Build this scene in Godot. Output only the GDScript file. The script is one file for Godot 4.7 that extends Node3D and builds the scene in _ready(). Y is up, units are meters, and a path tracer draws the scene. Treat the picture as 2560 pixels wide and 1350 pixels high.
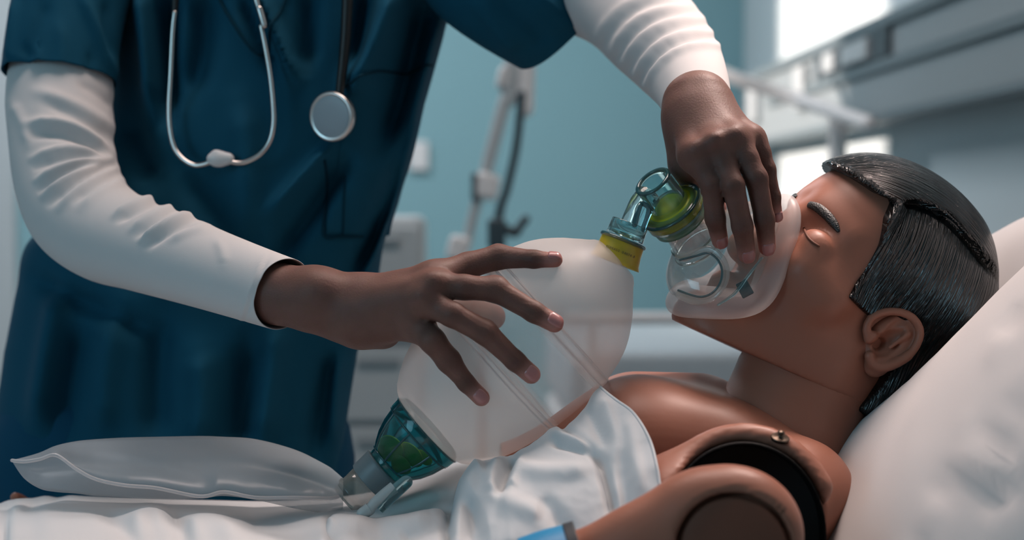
extends Node3D
# A nurse squeezing a resuscitation bag over a training manikin in a ward. Points are given as (pixel x, pixel y, depth in metres)
# of the 2560 x 1350 frame and turned into world metres by P(); radii in pixels at that depth by R().

const FPX := 4379.0
var cam: Camera3D
var cam_xf: Transform3D
var cam_inv: Transform3D
var M := {}

func P(x: float, y: float, d: float) -> Vector3:
	return cam_xf * Vector3((x - 1280.0) / FPX * d, (675.0 - y) / FPX * d, -d)

func R(px: float, d: float) -> float:
	return px / FPX * d

func toward(dx: float, dy: float, dz := 0.0) -> Vector3:   # a direction: right, down (in the frame), towards the viewer
	return (cam_xf.basis * Vector3(dx, -dy, dz)).normalized()

func scr(p: Vector3) -> Vector2:
	var l := cam_inv * p
	return Vector2(1280.0 - FPX * l.x / l.z, 675.0 + FPX * l.y / l.z)

func smin(a: float, b: float, k: float) -> float:
	var h := k - absf(a - b)
	return minf(a, b) - (h * h * 0.25 / k if h > 0.0 else 0.0)

func smax(a: float, b: float, k: float) -> float:
	return -smin(-a, -b, k)

func ell(p: Vector3, c: Vector3, r: Vector3) -> float:      # distance to an ellipsoid, near enough
	var q := p - c
	var k0 := (q / r).length()
	var k1 := (q / (r * r)).length()
	return k0 * (k0 - 1.0) / maxf(k1, 1e-6)

func cap(p: Vector3, a: Vector3, b: Vector3, ra: float, rb: float) -> float:
	var ab := b - a
	var t := clampf((p - a).dot(ab) / maxf(ab.length_squared(), 1e-9), 0.0, 1.0)
	return (p - a - ab * t).length() - lerpf(ra, rb, t)

# ---------------------------------------------------------------- mesh builder
class Mb:
	var v := PackedVector3Array()
	var uv := PackedVector2Array()
	var col := PackedColorArray()
	var idx := PackedInt32Array()
	var use_col := false

	func grid(rows: Array, wrap: bool, colors: Array = []) -> void:
		var n: int = rows[0].size()
		var base := v.size()
		var m := rows.size()
		for j in m:
			v.append_array(rows[j])
			for i in n:
				uv.append(Vector2(float(i) / n, float(j) / maxi(1, m - 1)))
			if colors.size():
				use_col = true
				col.append_array(colors[j])
			else:
				for i in n:
					col.append(Color.WHITE)
		for j in m - 1:
			for i in (n if wrap else n - 1):
				var a := base + j * n + i
				var b := base + j * n + (i + 1) % n
				var c := a + n
				var d := b + n
				idx.append_array(PackedInt32Array([a, b, c, b, d, c]))

	func volume() -> float:
		var s := 0.0
		var o := v[0]
		for t in range(0, idx.size(), 3):
			s += (v[idx[t]] - o).dot((v[idx[t + 1]] - o).cross(v[idx[t + 2]] - o))
		return s

	func mesh(flip := 0) -> ArrayMesh:                 # flip 0: find out by the volume; 1: as is; -1: turned
		var turn := flip < 0
		if flip == 0:
			turn = volume() > 0.0                      # front faces run clockwise
		if turn:
			for t in range(0, idx.size(), 3):
				var q := idx[t + 1]
				idx[t + 1] = idx[t + 2]
				idx[t + 2] = q
		var nor := PackedVector3Array()
		nor.resize(v.size())
		for t in range(0, idx.size(), 3):
			var a := idx[t]
			var b := idx[t + 1]
			var c := idx[t + 2]
			var f := (v[c] - v[a]).cross(v[b] - v[a])
			nor[a] += f
			nor[b] += f
			nor[c] += f
		for i in nor.size():
			nor[i] = nor[i].normalized() if nor[i].length_squared() > 1e-20 else Vector3.UP
		var arr := []
		arr.resize(Mesh.ARRAY_MAX)
		arr[Mesh.ARRAY_VERTEX] = v
		arr[Mesh.ARRAY_NORMAL] = nor
		arr[Mesh.ARRAY_TEX_UV] = uv
		if use_col:
			arr[Mesh.ARRAY_COLOR] = col
		arr[Mesh.ARRAY_INDEX] = idx
		var am := ArrayMesh.new()
		am.add_surface_from_arrays(Mesh.PRIMITIVE_TRIANGLES, arr)
		return am

# ---------------------------------------------------------------- surface nets
func nets(mb: Mb, f: Callable, lo: Vector3, hi: Vector3, h: float, tint = null, slack := 1.5) -> void:
	const B := 5
	var n := Vector3i(((hi - lo) / h).ceil())
	n = Vector3i(ceili(n.x / float(B)) * B, ceili(n.y / float(B)) * B, ceili(n.z / float(B)) * B)
	var sx := 1
	var sy := n.x + 1
	var sz := (n.x + 1) * (n.y + 1)
	var val := PackedFloat32Array()
	val.resize(sz * (n.z + 1))
	val.fill(1e9)
	var at := PackedInt32Array()
	at.resize(val.size())
	at.fill(-1)
	var blocks: Array[Vector3i] = []
	var reach := h * B * 0.87 * slack
	for bz in range(0, n.z, B):
		for by in range(0, n.y, B):
			for bx in range(0, n.x, B):
				var c := lo + Vector3(bx + B * 0.5, by + B * 0.5, bz + B * 0.5) * h
				if absf(f.call(c)) < reach:
					blocks.append(Vector3i(bx, by, bz))
	for b in blocks:
		for z in range(b.z, b.z + B + 1):
			for y in range(b.y, b.y + B + 1):
				var q := b.x + y * sy + z * sz
				for x in range(b.x, b.x + B + 1):
					if val[q] == 1e9:
						val[q] = f.call(lo + Vector3(x, y, z) * h)
					q += 1
	var off := PackedInt32Array([0, sx, sy, sx + sy, sz, sx + sz, sy + sz, sx + sy + sz])
	var base := mb.v.size()
	var cells := PackedInt32Array()
	var edges := PackedInt32Array([0, 1, 2, 3, 4, 5, 6, 7, 0, 2, 1, 3, 4, 6, 5, 7, 0, 4, 1, 5, 2, 6, 3, 7])
	for b in blocks:
		for z in range(b.z, b.z + B):
			for y in range(b.y, b.y + B):
				for x in range(b.x, b.x + B):
					var q := x + y * sy + z * sz
					var inside := 0
					for k in 8:
						if val[q + off[k]] < 0.0:
							inside += 1
					if inside == 0 or inside == 8:
						continue
					var s := Vector3.ZERO
					var cnt := 0
					for e in range(0, 24, 2):
						var k0 := edges[e]
						var k1 := edges[e + 1]
						var a := val[q + off[k0]]
						var c := val[q + off[k1]]
						if (a < 0.0) != (c < 0.0):
							var t := a / (a - c)
							var p0 := Vector3(k0 & 1, (k0 >> 1) & 1, k0 >> 2)
							var p1 := Vector3(k1 & 1, (k1 >> 1) & 1, k1 >> 2)
							s += p0.lerp(p1, t)
							cnt += 1
					at[q] = mb.v.size()
					cells.append(q)
					var w := lo + (Vector3(x, y, z) + s / cnt) * h
					mb.v.append(w)
					mb.uv.append(Vector2.ZERO)
					mb.col.append(tint.call(w) if tint != null else Color.WHITE)
	if tint != null:
		mb.use_col = true
	var ax := PackedInt32Array([sx, sy, sz])
	for q in cells:
		for k in 3:
			var u := ax[(k + 1) % 3]
			var w := ax[(k + 2) % 3]
			if q - u - w < 0:
				continue
			var a := val[q]
			var c := val[q + ax[k]]
			if (a < 0.0) == (c < 0.0):
				continue
			var i0 := at[q]
			var i1 := at[q - u]
			var i2 := at[q - u - w]
			var i3 := at[q - w]
			if i1 < 0 or i2 < 0 or i3 < 0:
				continue
			if a < 0.0:
				mb.idx.append_array(PackedInt32Array([i0, i2, i1, i0, i3, i2]))
			else:
				mb.idx.append_array(PackedInt32Array([i0, i1, i2, i0, i2, i3]))

func trace(f: Callable, x: float, y: float, d0: float, d1 := 3.0) -> Vector3:   # where the line of sight through a pixel meets a solid
	var d := d0
	for i in 90:
		var s: float = f.call(P(x, y, d))
		if s < 0.0004 or d > d1:
			break
		d += s * 0.8
	return P(x, y, d)

func grad(f: Callable, p: Vector3) -> Vector3:
	var e := 0.0015
	return Vector3(f.call(p + Vector3(e, 0, 0)) - f.call(p - Vector3(e, 0, 0)), f.call(p + Vector3(0, e, 0)) - f.call(p - Vector3(0, e, 0)), f.call(p + Vector3(0, 0, e)) - f.call(p - Vector3(0, 0, e))).normalized()

# ---------------------------------------------------------------- folds: raised (+) or sunk (-) strokes on cloth, in millimetres
func strokes(list: Array) -> Array:
	var out := []
	for s in list:
		var a := Vector2(s[0], s[1])
		var b := Vector2(s[2], s[3])
		var c := Vector2(s[4], s[5])
		var pts := PackedVector2Array()
		for i in 7:
			var t := i / 6.0
			pts.append(a * (1 - t) * (1 - t) + b * 2.0 * t * (1 - t) + c * t * t)
		var box := Rect2(pts[0], Vector2.ZERO)
		for q in pts:
			box = box.expand(q)
		out.append([pts, s[6] * 0.001, s[7], box.grow(s[7] * 2.2)])
	return out

func strokes_k(k: float, list: Array) -> Array:
	for s in list:
		s[6] *= k
	return strokes(list)

func fold(list: Array, p: Vector3) -> float:
	var q := scr(p)
	var sum := 0.0
	for s in list:
		var box: Rect2 = s[3]
		if not box.has_point(q):
			continue
		var pts: PackedVector2Array = s[0]
		var best := 1e9
		var bt := 0.0
		for i in 6:
			var ab := pts[i + 1] - pts[i]
			var t := clampf((q - pts[i]).dot(ab) / maxf(ab.length_squared(), 1e-6), 0.0, 1.0)
			var d := (q - pts[i] - ab * t).length_squared()
			if d < best:
				best = d
				bt = (i + t) / 6.0
		var w: float = s[2]
		var e: float = sin(PI * clampf(bt * 0.86 + 0.07, 0.0, 1.0))
		sum += s[1] * exp(-best / (w * w)) * minf(1.0, e * 1.6)
	return sum

# ---------------------------------------------------------------- swept tubes. pts: [px, py, depth, radius px]
func spline(pts: Array, n: int) -> Array:
	var out := []
	var m := pts.size()
	for i in n + 1:
		var t := float(i) / n * (m - 1)
		var k := mini(int(t), m - 2)
		var u := t - k
		var p0: Array = pts[maxi(k - 1, 0)]
		var p1: Array = pts[k]
		var p2: Array = pts[k + 1]
		var p3: Array = pts[mini(k + 2, m - 1)]
		var r := []
		for c in p1.size():
			r.append(0.5 * (2.0 * p1[c] + (p2[c] - p0[c]) * u + (2.0 * p0[c] - 5.0 * p1[c] + 4.0 * p2[c] - p3[c]) * u * u + (3.0 * p1[c] - p0[c] - 3.0 * p2[c] + p3[c]) * u * u * u))
		out.append(r)
	return out

func tube_w(mb: Mb, c: PackedVector3Array, r: PackedFloat32Array, sides: int, cap0 := 0, cap1 := 0, flat := 1.0, disp = null, ref := Vector3.ZERO) -> void:
	# cap 0: closed flat, 1: rounded, 2: a hem turned in
	var up: Vector3 = cam_xf.basis.z if ref == Vector3.ZERO else ref
	var rows := []
	var n := c.size()
	for j in n:
		var d := (c[mini(j + 1, n - 1)] - c[maxi(j - 1, 0)]).normalized()
		up = (up - d * up.dot(d)).normalized()
		var side := d.cross(up)
		if j == 0:
			rows.append_array(_cap_rows(c[0], -d, up, side, r[0], sides, cap0, flat, true))
		var row := PackedVector3Array()
		for i in sides:
			var a := TAU * i / sides
			var dir := up * cos(a) * flat + side * sin(a)
			var p := c[j] + dir * r[j]
			if disp != null:
				p += (up * cos(a) + side * sin(a) * flat).normalized() * disp.call(p, float(j) / (n - 1), a)
			row.append(p)
		rows.append(row)
		if j == n - 1:
			if cap1 == 2:                                # the hem follows the last row
				var inner := PackedVector3Array()
				for q in row:
					inner.append(c[j] + (q - c[j]) * 0.985 + d * 0.0008)
				rows.append(inner)
				var inner2 := PackedVector3Array()
				for q in row:
					inner2.append(c[j] + (q - c[j]) * 0.965 - d * 0.0005)
				rows.append(inner2)
				var inner3 := PackedVector3Array()
				for q in row:
					inner3.append(c[j] + (q - c[j]) * 0.96 - d * 0.02)
				rows.append(inner3)
			else:
				rows.append_array(_cap_rows(c[j], d, up, side, r[j], sides, cap1, flat, false))
	mb.grid(rows, true)

func _cap_rows(c: Vector3, out: Vector3, up: Vector3, side: Vector3, r: float, sides: int, kind: int, flat: float, first: bool) -> Array:
	var steps := []
	if kind == 0:
		steps = [[0.97, 0.0], [0.0001, 0.0]]
	elif kind == 1:
		for k in range(1, 7):
			steps.append([maxf(cos(k * PI / 12), 0.0001), sin(k * PI / 12) * minf(1.0, flat)])
	elif kind == 2:
		steps = [[0.985, 0.02], [0.965, -0.01], [0.96, -0.3]]
	var rows := []
	for s in steps:
		var row := PackedVector3Array()
		for i in sides:
			var a := TAU * i / sides
			row.append(c + (up * cos(a) * flat + side * sin(a)) * r * s[0] + out * r * s[1])
		rows.append(row)
	if first:
		rows.reverse()
	return rows

func tube(mb: Mb, pts: Array, n: int, sides: int, cap0 := 0, cap1 := 0, flat := 1.0, disp = null) -> void:
	var c := PackedVector3Array()
	var r := PackedFloat32Array()
	for q in spline(pts, n):
		c.append(P(q[0], q[1], q[2]))
		r.append(R(q[3], q[2]))
	tube_w(mb, c, r, sides, cap0, cap1, flat, disp)

# a body of revolution: profile of [along, radius] in metres
func lathe(mb: Mb, o: Vector3, axis: Vector3, prof: Array, sides: int, ring = null, colors = null) -> void:
	var up: Vector3 = cam_xf.basis.z
	up = (up - axis * up.dot(axis)).normalized()
	var side := axis.cross(up)
	var rows := []
	var cs := []
	for q in prof:
		var row := PackedVector3Array()
		var cr := PackedColorArray()
		for i in sides:
			var a := TAU * i / sides
			var r: float = maxf(q[1], 0.00002)
			if ring != null:
				r += ring.call(q[0], a)
			row.append(o + axis * q[0] + (up * cos(a) + side * sin(a)) * r)
			if colors != null:
				cr.append(colors.call(q[0], a))
		rows.append(row)
		if colors != null:
			cs.append(cr)
	mb.grid(rows, true, cs)

func pxprof(list: Array, d: float) -> Array:
	var out := []
	for q in list:
		out.append([R(q[0], d), R(q[1], d)])
	return out

# rounded box as one mesh
func rbox(mb: Mb, size: Vector3, b: float, xf: Transform3D) -> void:
	var h := size * 0.5
	var s := mini(3, 3)
	for ax in 3:
		for sg in [-1.0, 1.0]:
			var rows := []
			var us := []
			var e1 := h[(ax + 1) % 3]
			var e2 := h[(ax + 2) % 3]
			var t := PackedFloat32Array([-1, -0.75, -0.45, 0, 0, 0.45, 0.75, 1])
			for j in 8:
				var row := PackedVector3Array()
				for i in 8:
					var q := Vector3.ZERO
					var d := Vector3.ZERO
					d[ax] = sg
					var u := t[i]
					var w := t[j]
					q[ax] = sg * (h[ax] - b)
					q[(ax + 1) % 3] = (e1 - b) * (-1.0 if i < 4 else 1.0)
					q[(ax + 2) % 3] = (e2 - b) * (-1.0 if j < 4 else 1.0)
					d[(ax + 1) % 3] = u
					d[(ax + 2) % 3] = w
					row.append(xf * (q + d.normalized() * b))
				rows.append(row)
			var one := Mb.new()
			one.grid(rows, false)
			# outward: compare the middle quad with the axis
			var a := rows[3][3] as Vector3
			var nn: Vector3 = (rows[3][4] - a).cross(rows[4][3] - a)
			var outw: Vector3 = xf.basis[ax] * sg
			var off := mb.v.size()
			mb.v.append_array(one.v)
			mb.uv.append_array(one.uv)
			mb.col.append_array(one.col)
			for k in range(0, one.idx.size(), 3):
				if nn.dot(outw) > 0.0:
					mb.idx.append_array(PackedInt32Array([off + one.idx[k], off + one.idx[k + 2], off + one.idx[k + 1]]))
				else:
					mb.idx.append_array(PackedInt32Array([off + one.idx[k], off + one.idx[k + 1], off + one.idx[k + 2]]))

# ---------------------------------------------------------------- things and parts
func thing(called: String, label: String, category: String, at: Vector3, group := "") -> Node3D:
	var o := Node3D.new()
	o.name = called
	add_child(o, true)
	o.position = at
	o.set_meta("label", label)
	o.set_meta("category", category)
	if group:
		o.set_meta("group", group)
	return o

func part(called: String, parent: Node3D, mesh: Mesh, mat: Material, label := "") -> MeshInstance3D:
	var o := MeshInstance3D.new()
	o.name = called
	o.mesh = mesh
	o.material_override = mat
	if label:
		o.set_meta("label", label)
	parent.add_child(o, true)
	var up: Node = parent
	while up != self and up != null:                    # meshes are in world metres: take the parents' places off
		o.position -= (up as Node3D).position
		up = up.get_parent()
	return o

func struct(called: String, mesh: Mesh, mat: Material, label: String, category := "structure", parent: Node3D = null) -> MeshInstance3D:
	var o := part(called, parent if parent else self, mesh, mat, label if parent == null else "")
	if parent == null:
		o.set_meta("kind", "structure")
		o.set_meta("category", category)
	return o

func box(lo: Vector3, hi: Vector3, b := 0.004) -> ArrayMesh:
	var mb := Mb.new()
	rbox(mb, hi - lo, b, Transform3D(Basis(), (lo + hi) * 0.5))
	return mb.mesh(1)
# ---------------------------------------------------------------- materials
func noise_tex(freq: float, octaves := 4, seed_n := 1, size := 512, kind := FastNoiseLite.TYPE_SIMPLEX_SMOOTH) -> NoiseTexture2D:
	var n := FastNoiseLite.new()
	n.noise_type = kind
	n.frequency = freq
	n.fractal_octaves = octaves
	n.seed = seed_n
	var t := NoiseTexture2D.new()
	t.width = size
	t.height = size
	t.seamless = true
	t.noise = n
	return t

func weave_tex() -> ImageTexture:                        # crossing threads
	var im := Image.create(256, 256, false, Image.FORMAT_RGB8)
	var rng := RandomNumberGenerator.new()
	rng.seed = 4
	var wob := PackedFloat32Array()
	for i in 64:
		wob.append(rng.randf_range(0.75, 1.0))
	for y in 256:
		for x in 256:
			var a := sin(x * PI / 4.0)
			var b := sin(y * PI / 4.0)
			var over := ((x / 4) + (y / 4)) % 2 == 0
			var v: float = absf(a) * wob[x / 4] if over else absf(b) * wob[y / 4]
			v = 0.3 + 0.6 * v + rng.randf_range(-0.08, 0.08)
			im.set_pixel(x, y, Color(v, v, v))
	return ImageTexture.create_from_image(im)

func strand_tex() -> ImageTexture:                       # combed hair: long fine ridges across u, wandering along v
	var w := 1024
	var h := 512
	var im := Image.create(w, h, false, Image.FORMAT_RGB8)
	var n := FastNoiseLite.new()
	n.seed = 9
	n.frequency = 1.0
	n.fractal_octaves = 3
	var g := FastNoiseLite.new()
	g.seed = 21
	g.frequency = 1.0
	g.fractal_octaves = 2
	for y in h:
		for x in w:
			var a := TAU * x / w
			var cx := cos(a) * 13.0
			var cy := sin(a) * 13.0
			var v := n.get_noise_3d(cx, cy, y * 0.011)
			var deep := g.get_noise_3d(cx * 0.55, cy * 0.55, y * 0.008 + 40.0)
			var s := clampf(0.5 + v * 0.9, 0.0, 1.0)
			if absf(deep) < 0.035:
				s *= 0.25 + absf(deep) / 0.05
			im.set_pixel(x, y, Color(s, s, s))
	return ImageTexture.create_from_image(im)

func mat(called: String, c: Color, rough: float, spec := 0.5) -> StandardMaterial3D:
	var m := StandardMaterial3D.new()
	m.resource_name = called
	m.albedo_color = c
	m.roughness = rough
	m.metallic_specular = spec
	M[called] = m
	return m

func relief(m: StandardMaterial3D, t: Texture2D, scale: float, cm: float) -> void:
	m.uv1_triplanar = true
	m.uv1_world_triplanar = true
	m.uv1_scale = Vector3.ONE * scale
	m.heightmap_enabled = true
	m.heightmap_texture = t
	m.heightmap_scale = cm

func clear(called: String, c: Color, a: float, rough := 0.06) -> StandardMaterial3D:
	var m := mat(called, Color(c.r, c.g, c.b, a), rough)
	m.transparency = BaseMaterial3D.TRANSPARENCY_ALPHA
	m.cull_mode = BaseMaterial3D.CULL_DISABLED
	return m

func materials() -> void:
	var weave := weave_tex()
	var fine := noise_tex(0.06, 4, 3)
	var soft := noise_tex(0.012, 3, 5)
	var m := mat("scrub_cotton", Color(0.06, 0.28, 0.365), 0.85, 0.25)
	relief(m, weave, 16.0, 0.012)
	m = mat("scrub_seam", Color(0.04, 0.19, 0.25), 0.9, 0.2)
	m = mat("white_jersey", Color(0.74, 0.735, 0.735), 0.9, 0.2)
	relief(m, weave, 22.0, 0.008)
	m = mat("thread", Color(0.86, 0.85, 0.84), 0.8, 0.2)
	m = mat("skin", Color(1, 1, 1), 0.52, 0.3)
	m.vertex_color_use_as_albedo = true
	relief(m, fine, 14.0, 0.018)
	m.subsurf_scatter_enabled = true
	m.subsurf_scatter_strength = 0.08
	m = mat("nail", Color(0.62, 0.42, 0.41), 0.28, 0.5)
	m = mat("manikin_vinyl", Color(0.585, 0.385, 0.315), 0.43, 0.36)
	relief(m, fine, 5.0, 0.006)
	m = mat("manikin_cap_vinyl", Color(0.42, 0.265, 0.21), 0.55, 0.3)
	m = mat("socket_black", Color(0.03, 0.027, 0.026), 0.6, 0.3)
	m = mat("hair_vinyl", Color(0.022, 0.04, 0.045), 0.23, 0.65)
	m.heightmap_enabled = true
	m.heightmap_texture = strand_tex()
	m.heightmap_scale = 0.4
	m = mat("brow_vinyl", Color(0.06, 0.065, 0.065), 0.42, 0.5)
	relief(m, fine, 22.0, 0.06)
	m = mat("bag_silicone", Color(0.86, 0.84, 0.83), 0.42, 0.5)
	m.transparency = BaseMaterial3D.TRANSPARENCY_ALPHA
	m.cull_mode = BaseMaterial3D.CULL_DISABLED
	m.vertex_color_use_as_albedo = true
	m.backlight_enabled = true
	m.backlight = Color(0.9, 0.88, 0.87)
	m = mat("cushion_silicone", Color(0.78, 0.76, 0.76, 0.5), 0.35, 0.5)
	m.transparency = BaseMaterial3D.TRANSPARENCY_ALPHA
	m.cull_mode = BaseMaterial3D.CULL_DISABLED
	m.backlight_enabled = true
	m.backlight = Color(0.8, 0.8, 0.8)
	m = mat("reservoir_film", Color(0.60, 0.645, 0.67, 0.5), 0.3, 0.5)
	m.transparency = BaseMaterial3D.TRANSPARENCY_ALPHA
	m.cull_mode = BaseMaterial3D.CULL_DISABLED
	m.backlight_enabled = true
	m.backlight = Color(0.5, 0.5, 0.5)
	clear("dome_plastic", Color(0.66, 0.63, 0.60), 0.36)
	m = mat("teal_plastic", Color(0.78, 0.92, 0.93, 0.05), 0.03)
	m.refraction_enabled = true
	m.refraction_scale = 0.04
	m = mat("teal_dark_plastic", Color(0.34, 0.70, 0.72, 0.04), 0.04)
	m.refraction_enabled = true
	m.refraction_scale = 0.035
	clear("teal_edge", Color(0.08, 0.30, 0.33), 0.62)
	clear("clear_connector", Color(0.55, 0.56, 0.52), 0.42, 0.12)
	m = mat("grey_connector", Color(0.42, 0.48, 0.50, 0.8), 0.4)
	m.transparency = BaseMaterial3D.TRANSPARENCY_ALPHA
	m = mat("yellow_collar", Color(0.74, 0.64, 0.14, 0.88), 0.3)
	m.transparency = BaseMaterial3D.TRANSPARENCY_ALPHA
	m = mat("yellow_valve", Color(0.72, 0.70, 0.06), 0.4)
	m = mat("yellow_flap", Color(0.98, 0.74, 0.06), 0.45)
	m = mat("green_ring", Color(0.10, 0.42, 0.30, 0.75), 0.3)
	m.transparency = BaseMaterial3D.TRANSPARENCY_ALPHA
	m = mat("print_grey", Color(0.25, 0.25, 0.2), 0.6)
	m = mat("nipple_white", Color(0.78, 0.80, 0.80, 0.75), 0.35)
	m.transparency = BaseMaterial3D.TRANSPARENCY_ALPHA
	m = mat("steel", Color(0.80, 0.77, 0.75), 0.28)
	m.metallic = 1.0
	m = mat("dull_metal", Color(0.36, 0.31, 0.27), 0.35)
	m.metallic = 1.0
	m = mat("black_rubber", Color(0.02, 0.025, 0.03), 0.45)
	m = mat("diaphragm", Color(0.55, 0.60, 0.63), 0.4)
	m = mat("sheet_cotton", Color(0.75, 0.765, 0.775), 0.92, 0.2)
	relief(m, weave, 18.0, 0.008)
	m = mat("pillow_cotton", Color(0.77, 0.755, 0.75), 0.92, 0.2)
	relief(m, weave, 18.0, 0.008)
	m = mat("band_blue", Color(0.10, 0.50, 0.68), 0.45)
	m = mat("band_dark", Color(0.10, 0.14, 0.17), 0.6)
	m = mat("teal_paint", Color(0.47, 0.615, 0.645), 0.85, 0.3)
	relief(m, soft, 1.0, 0.01)
	m = mat("grey_paint", Color(0.69, 0.74, 0.755), 0.8, 0.3)
	m = mat("panel_plastic", Color(0.48, 0.52, 0.535), 0.5)
	m = mat("panel_rail", Color(0.36, 0.41, 0.43), 0.5)
	m = mat("panel_dark", Color(0.22, 0.26, 0.28), 0.5)
	m = mat("white_plastic", Color(0.78, 0.78, 0.78), 0.45)
	m = mat("light_grey_plastic", Color(0.62, 0.65, 0.66), 0.5)
	m = mat("dark_pole", Color(0.12, 0.20, 0.23), 0.5)
	m = mat("mattress_vinyl", Color(0.60, 0.64, 0.66), 0.6)
	m = mat("floor_vinyl", Color(0.48, 0.50, 0.50), 0.5)
	relief(m, soft, 2.0, 0.01)
	m = mat("ceiling_paint", Color(0.80, 0.80, 0.79), 0.9, 0.2)
	m = mat("nurse_hair", Color(0.03, 0.025, 0.025), 0.6)
	m = mat("trouser_cotton", Color(0.06, 0.26, 0.36), 0.88, 0.25)
	m = mat("shoe_white", Color(0.7, 0.7, 0.7), 0.5)
	m = mat("lamp_face", Color(0.9, 0.9, 0.9), 0.6)
	m.emission_enabled = true
	m.emission = Color(1.0, 0.90, 0.85)
	m.emission_energy_multiplier = 2.0
	m = mat("fill_pane", Color(0.8, 0.85, 0.88), 0.6)  # glowing face of the added fill pane
	m.emission_enabled = true
	m.emission = Color(0.72, 0.90, 1.0)
	m.emission_energy_multiplier = 0.8
	clear("window_glass", Color(0.9, 0.95, 0.95), 0.05)
# ================================================================ the scene
const WALL_X := 0.963      # face of the bed-head wall
const BACK_Z := -5.57      # face of the wall at the back
const LEFT_X := -2.5
const FRONT_Z := 2.0
const CEIL_Y := 2.85
const LAMP_AT := Vector3(0.62, 2.12, -1.78)
const LAMP_TO := Vector3(0.20, 0.98, -1.42)

func area(at: Vector3, look: Vector3, size: Vector2, c: Color, e: float, called: String) -> void:
	var l := AreaLight3D.new()
	l.name = called
	l.area_size = size
	l.light_color = c
	l.light_energy = e
	l.area_range = 12.0
	l.shadow_enabled = true
	add_child(l, true)
	l.look_at_from_position(at, look, Vector3.UP if absf((look - at).normalized().y) < 0.98 else Vector3.FORWARD)

func _ready() -> void:
	# camera: 78 mm lens, a touch of roll-free tilt down and to the right
	cam = Camera3D.new()
	cam.name = "camera"
	cam.fov = rad_to_deg(2.0 * atan(675.0 / FPX))
	cam.near = 0.05
	cam.far = 40.0
	add_child(cam)
	cam.position = Vector3(0, 1.08, 0)
	cam.rotation_degrees = Vector3(-1.9, -2.29, 0)
	var at := CameraAttributesPhysical.new()
	at.frustum_focal_length = 12.0 / (675.0 / FPX)
	at.frustum_focus_distance = 1.41
	at.exposure_aperture = 5.0
	cam.attributes = at
	cam.fov = rad_to_deg(2.0 * atan(675.0 / FPX))
	cam.current = true
	cam_xf = cam.transform
	cam_inv = cam_xf.affine_inverse()
	# sky and exposure
	var env := Environment.new()
	env.background_mode = Environment.BG_SKY
	var sky := Sky.new()
	var sm := ProceduralSkyMaterial.new()
	sm.sky_top_color = Color(0.45, 0.62, 0.80)
	sm.sky_horizon_color = Color(0.78, 0.85, 0.90)
	sm.ground_bottom_color = Color(0.35, 0.36, 0.36)
	sm.ground_horizon_color = Color(0.6, 0.63, 0.65)
	sky.sky_material = sm
	env.sky = sky
	env.tonemap_mode = Environment.TONE_MAPPER_LINEAR
	env.tonemap_exposure = 0.84
	env.sdfgi_enabled = true
	env.ssao_enabled = true
	env.ssil_enabled = true
	var we := WorldEnvironment.new()
	we.name = "world_environment"
	we.environment = env
	add_child(we)
	# low sun through the window of the left wall, across the back of the room on to the bed-head wall
	var sun := DirectionalLight3D.new()
	sun.name = "sun"
	sun.light_color = Color(1.0, 0.91, 0.86)
	sun.light_energy = 4.0
	sun.light_angular_distance = 2.5
	sun.shadow_enabled = true
	add_child(sun)
	sun.look_at_from_position(Vector3(-3, 2, -4), Vector3(-3, 2, -4) + Vector3(1.0, -0.20, 0.02), Vector3.UP)
	# ceiling panels (their glowing faces are built in ceiling_lights) and a cool fill light added at the left wall
	area(Vector3(0.0, CEIL_Y - 0.06, -1.62), Vector3(0.0, 0.0, -1.62), Vector2(1.1, 0.7), Color(1.0, 0.91, 0.88), 2.7, "panel_light")
	area(Vector3(-0.9, CEIL_Y - 0.06, -4.2), Vector3(-0.9, 0.0, -4.2), Vector2(1.5, 0.8), Color(0.95, 0.97, 1.0), 7.0, "panel_light")
	area(Vector3(LEFT_X + 0.06, 1.75, 0.3), Vector3(0.0, 1.1, -1.4), Vector2(1.8, 1.3), Color(0.66, 0.90, 1.0), 3.3, "fill_light")
	var sp := SpotLight3D.new()  # added key light, brighter on head and bag than on the left sleeve
	sp.name = "added_lamp_light"
	sp.light_color = Color(1.0, 0.90, 0.86)
	sp.light_energy = 3.0
	sp.light_size = 0.18
	sp.spot_angle = 24.5
	sp.spot_angle_attenuation = 0.9
	sp.spot_range = 10.0
	sp.spot_attenuation = 2.0
	sp.shadow_enabled = true
	add_child(sp)
	sp.look_at_from_position(LAMP_AT, LAMP_TO, Vector3.UP)
	materials()
	room()
	beds()
	manikin()
	bag_mask()
	linen()
	nurse()
	stethoscope()
	background()

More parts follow.
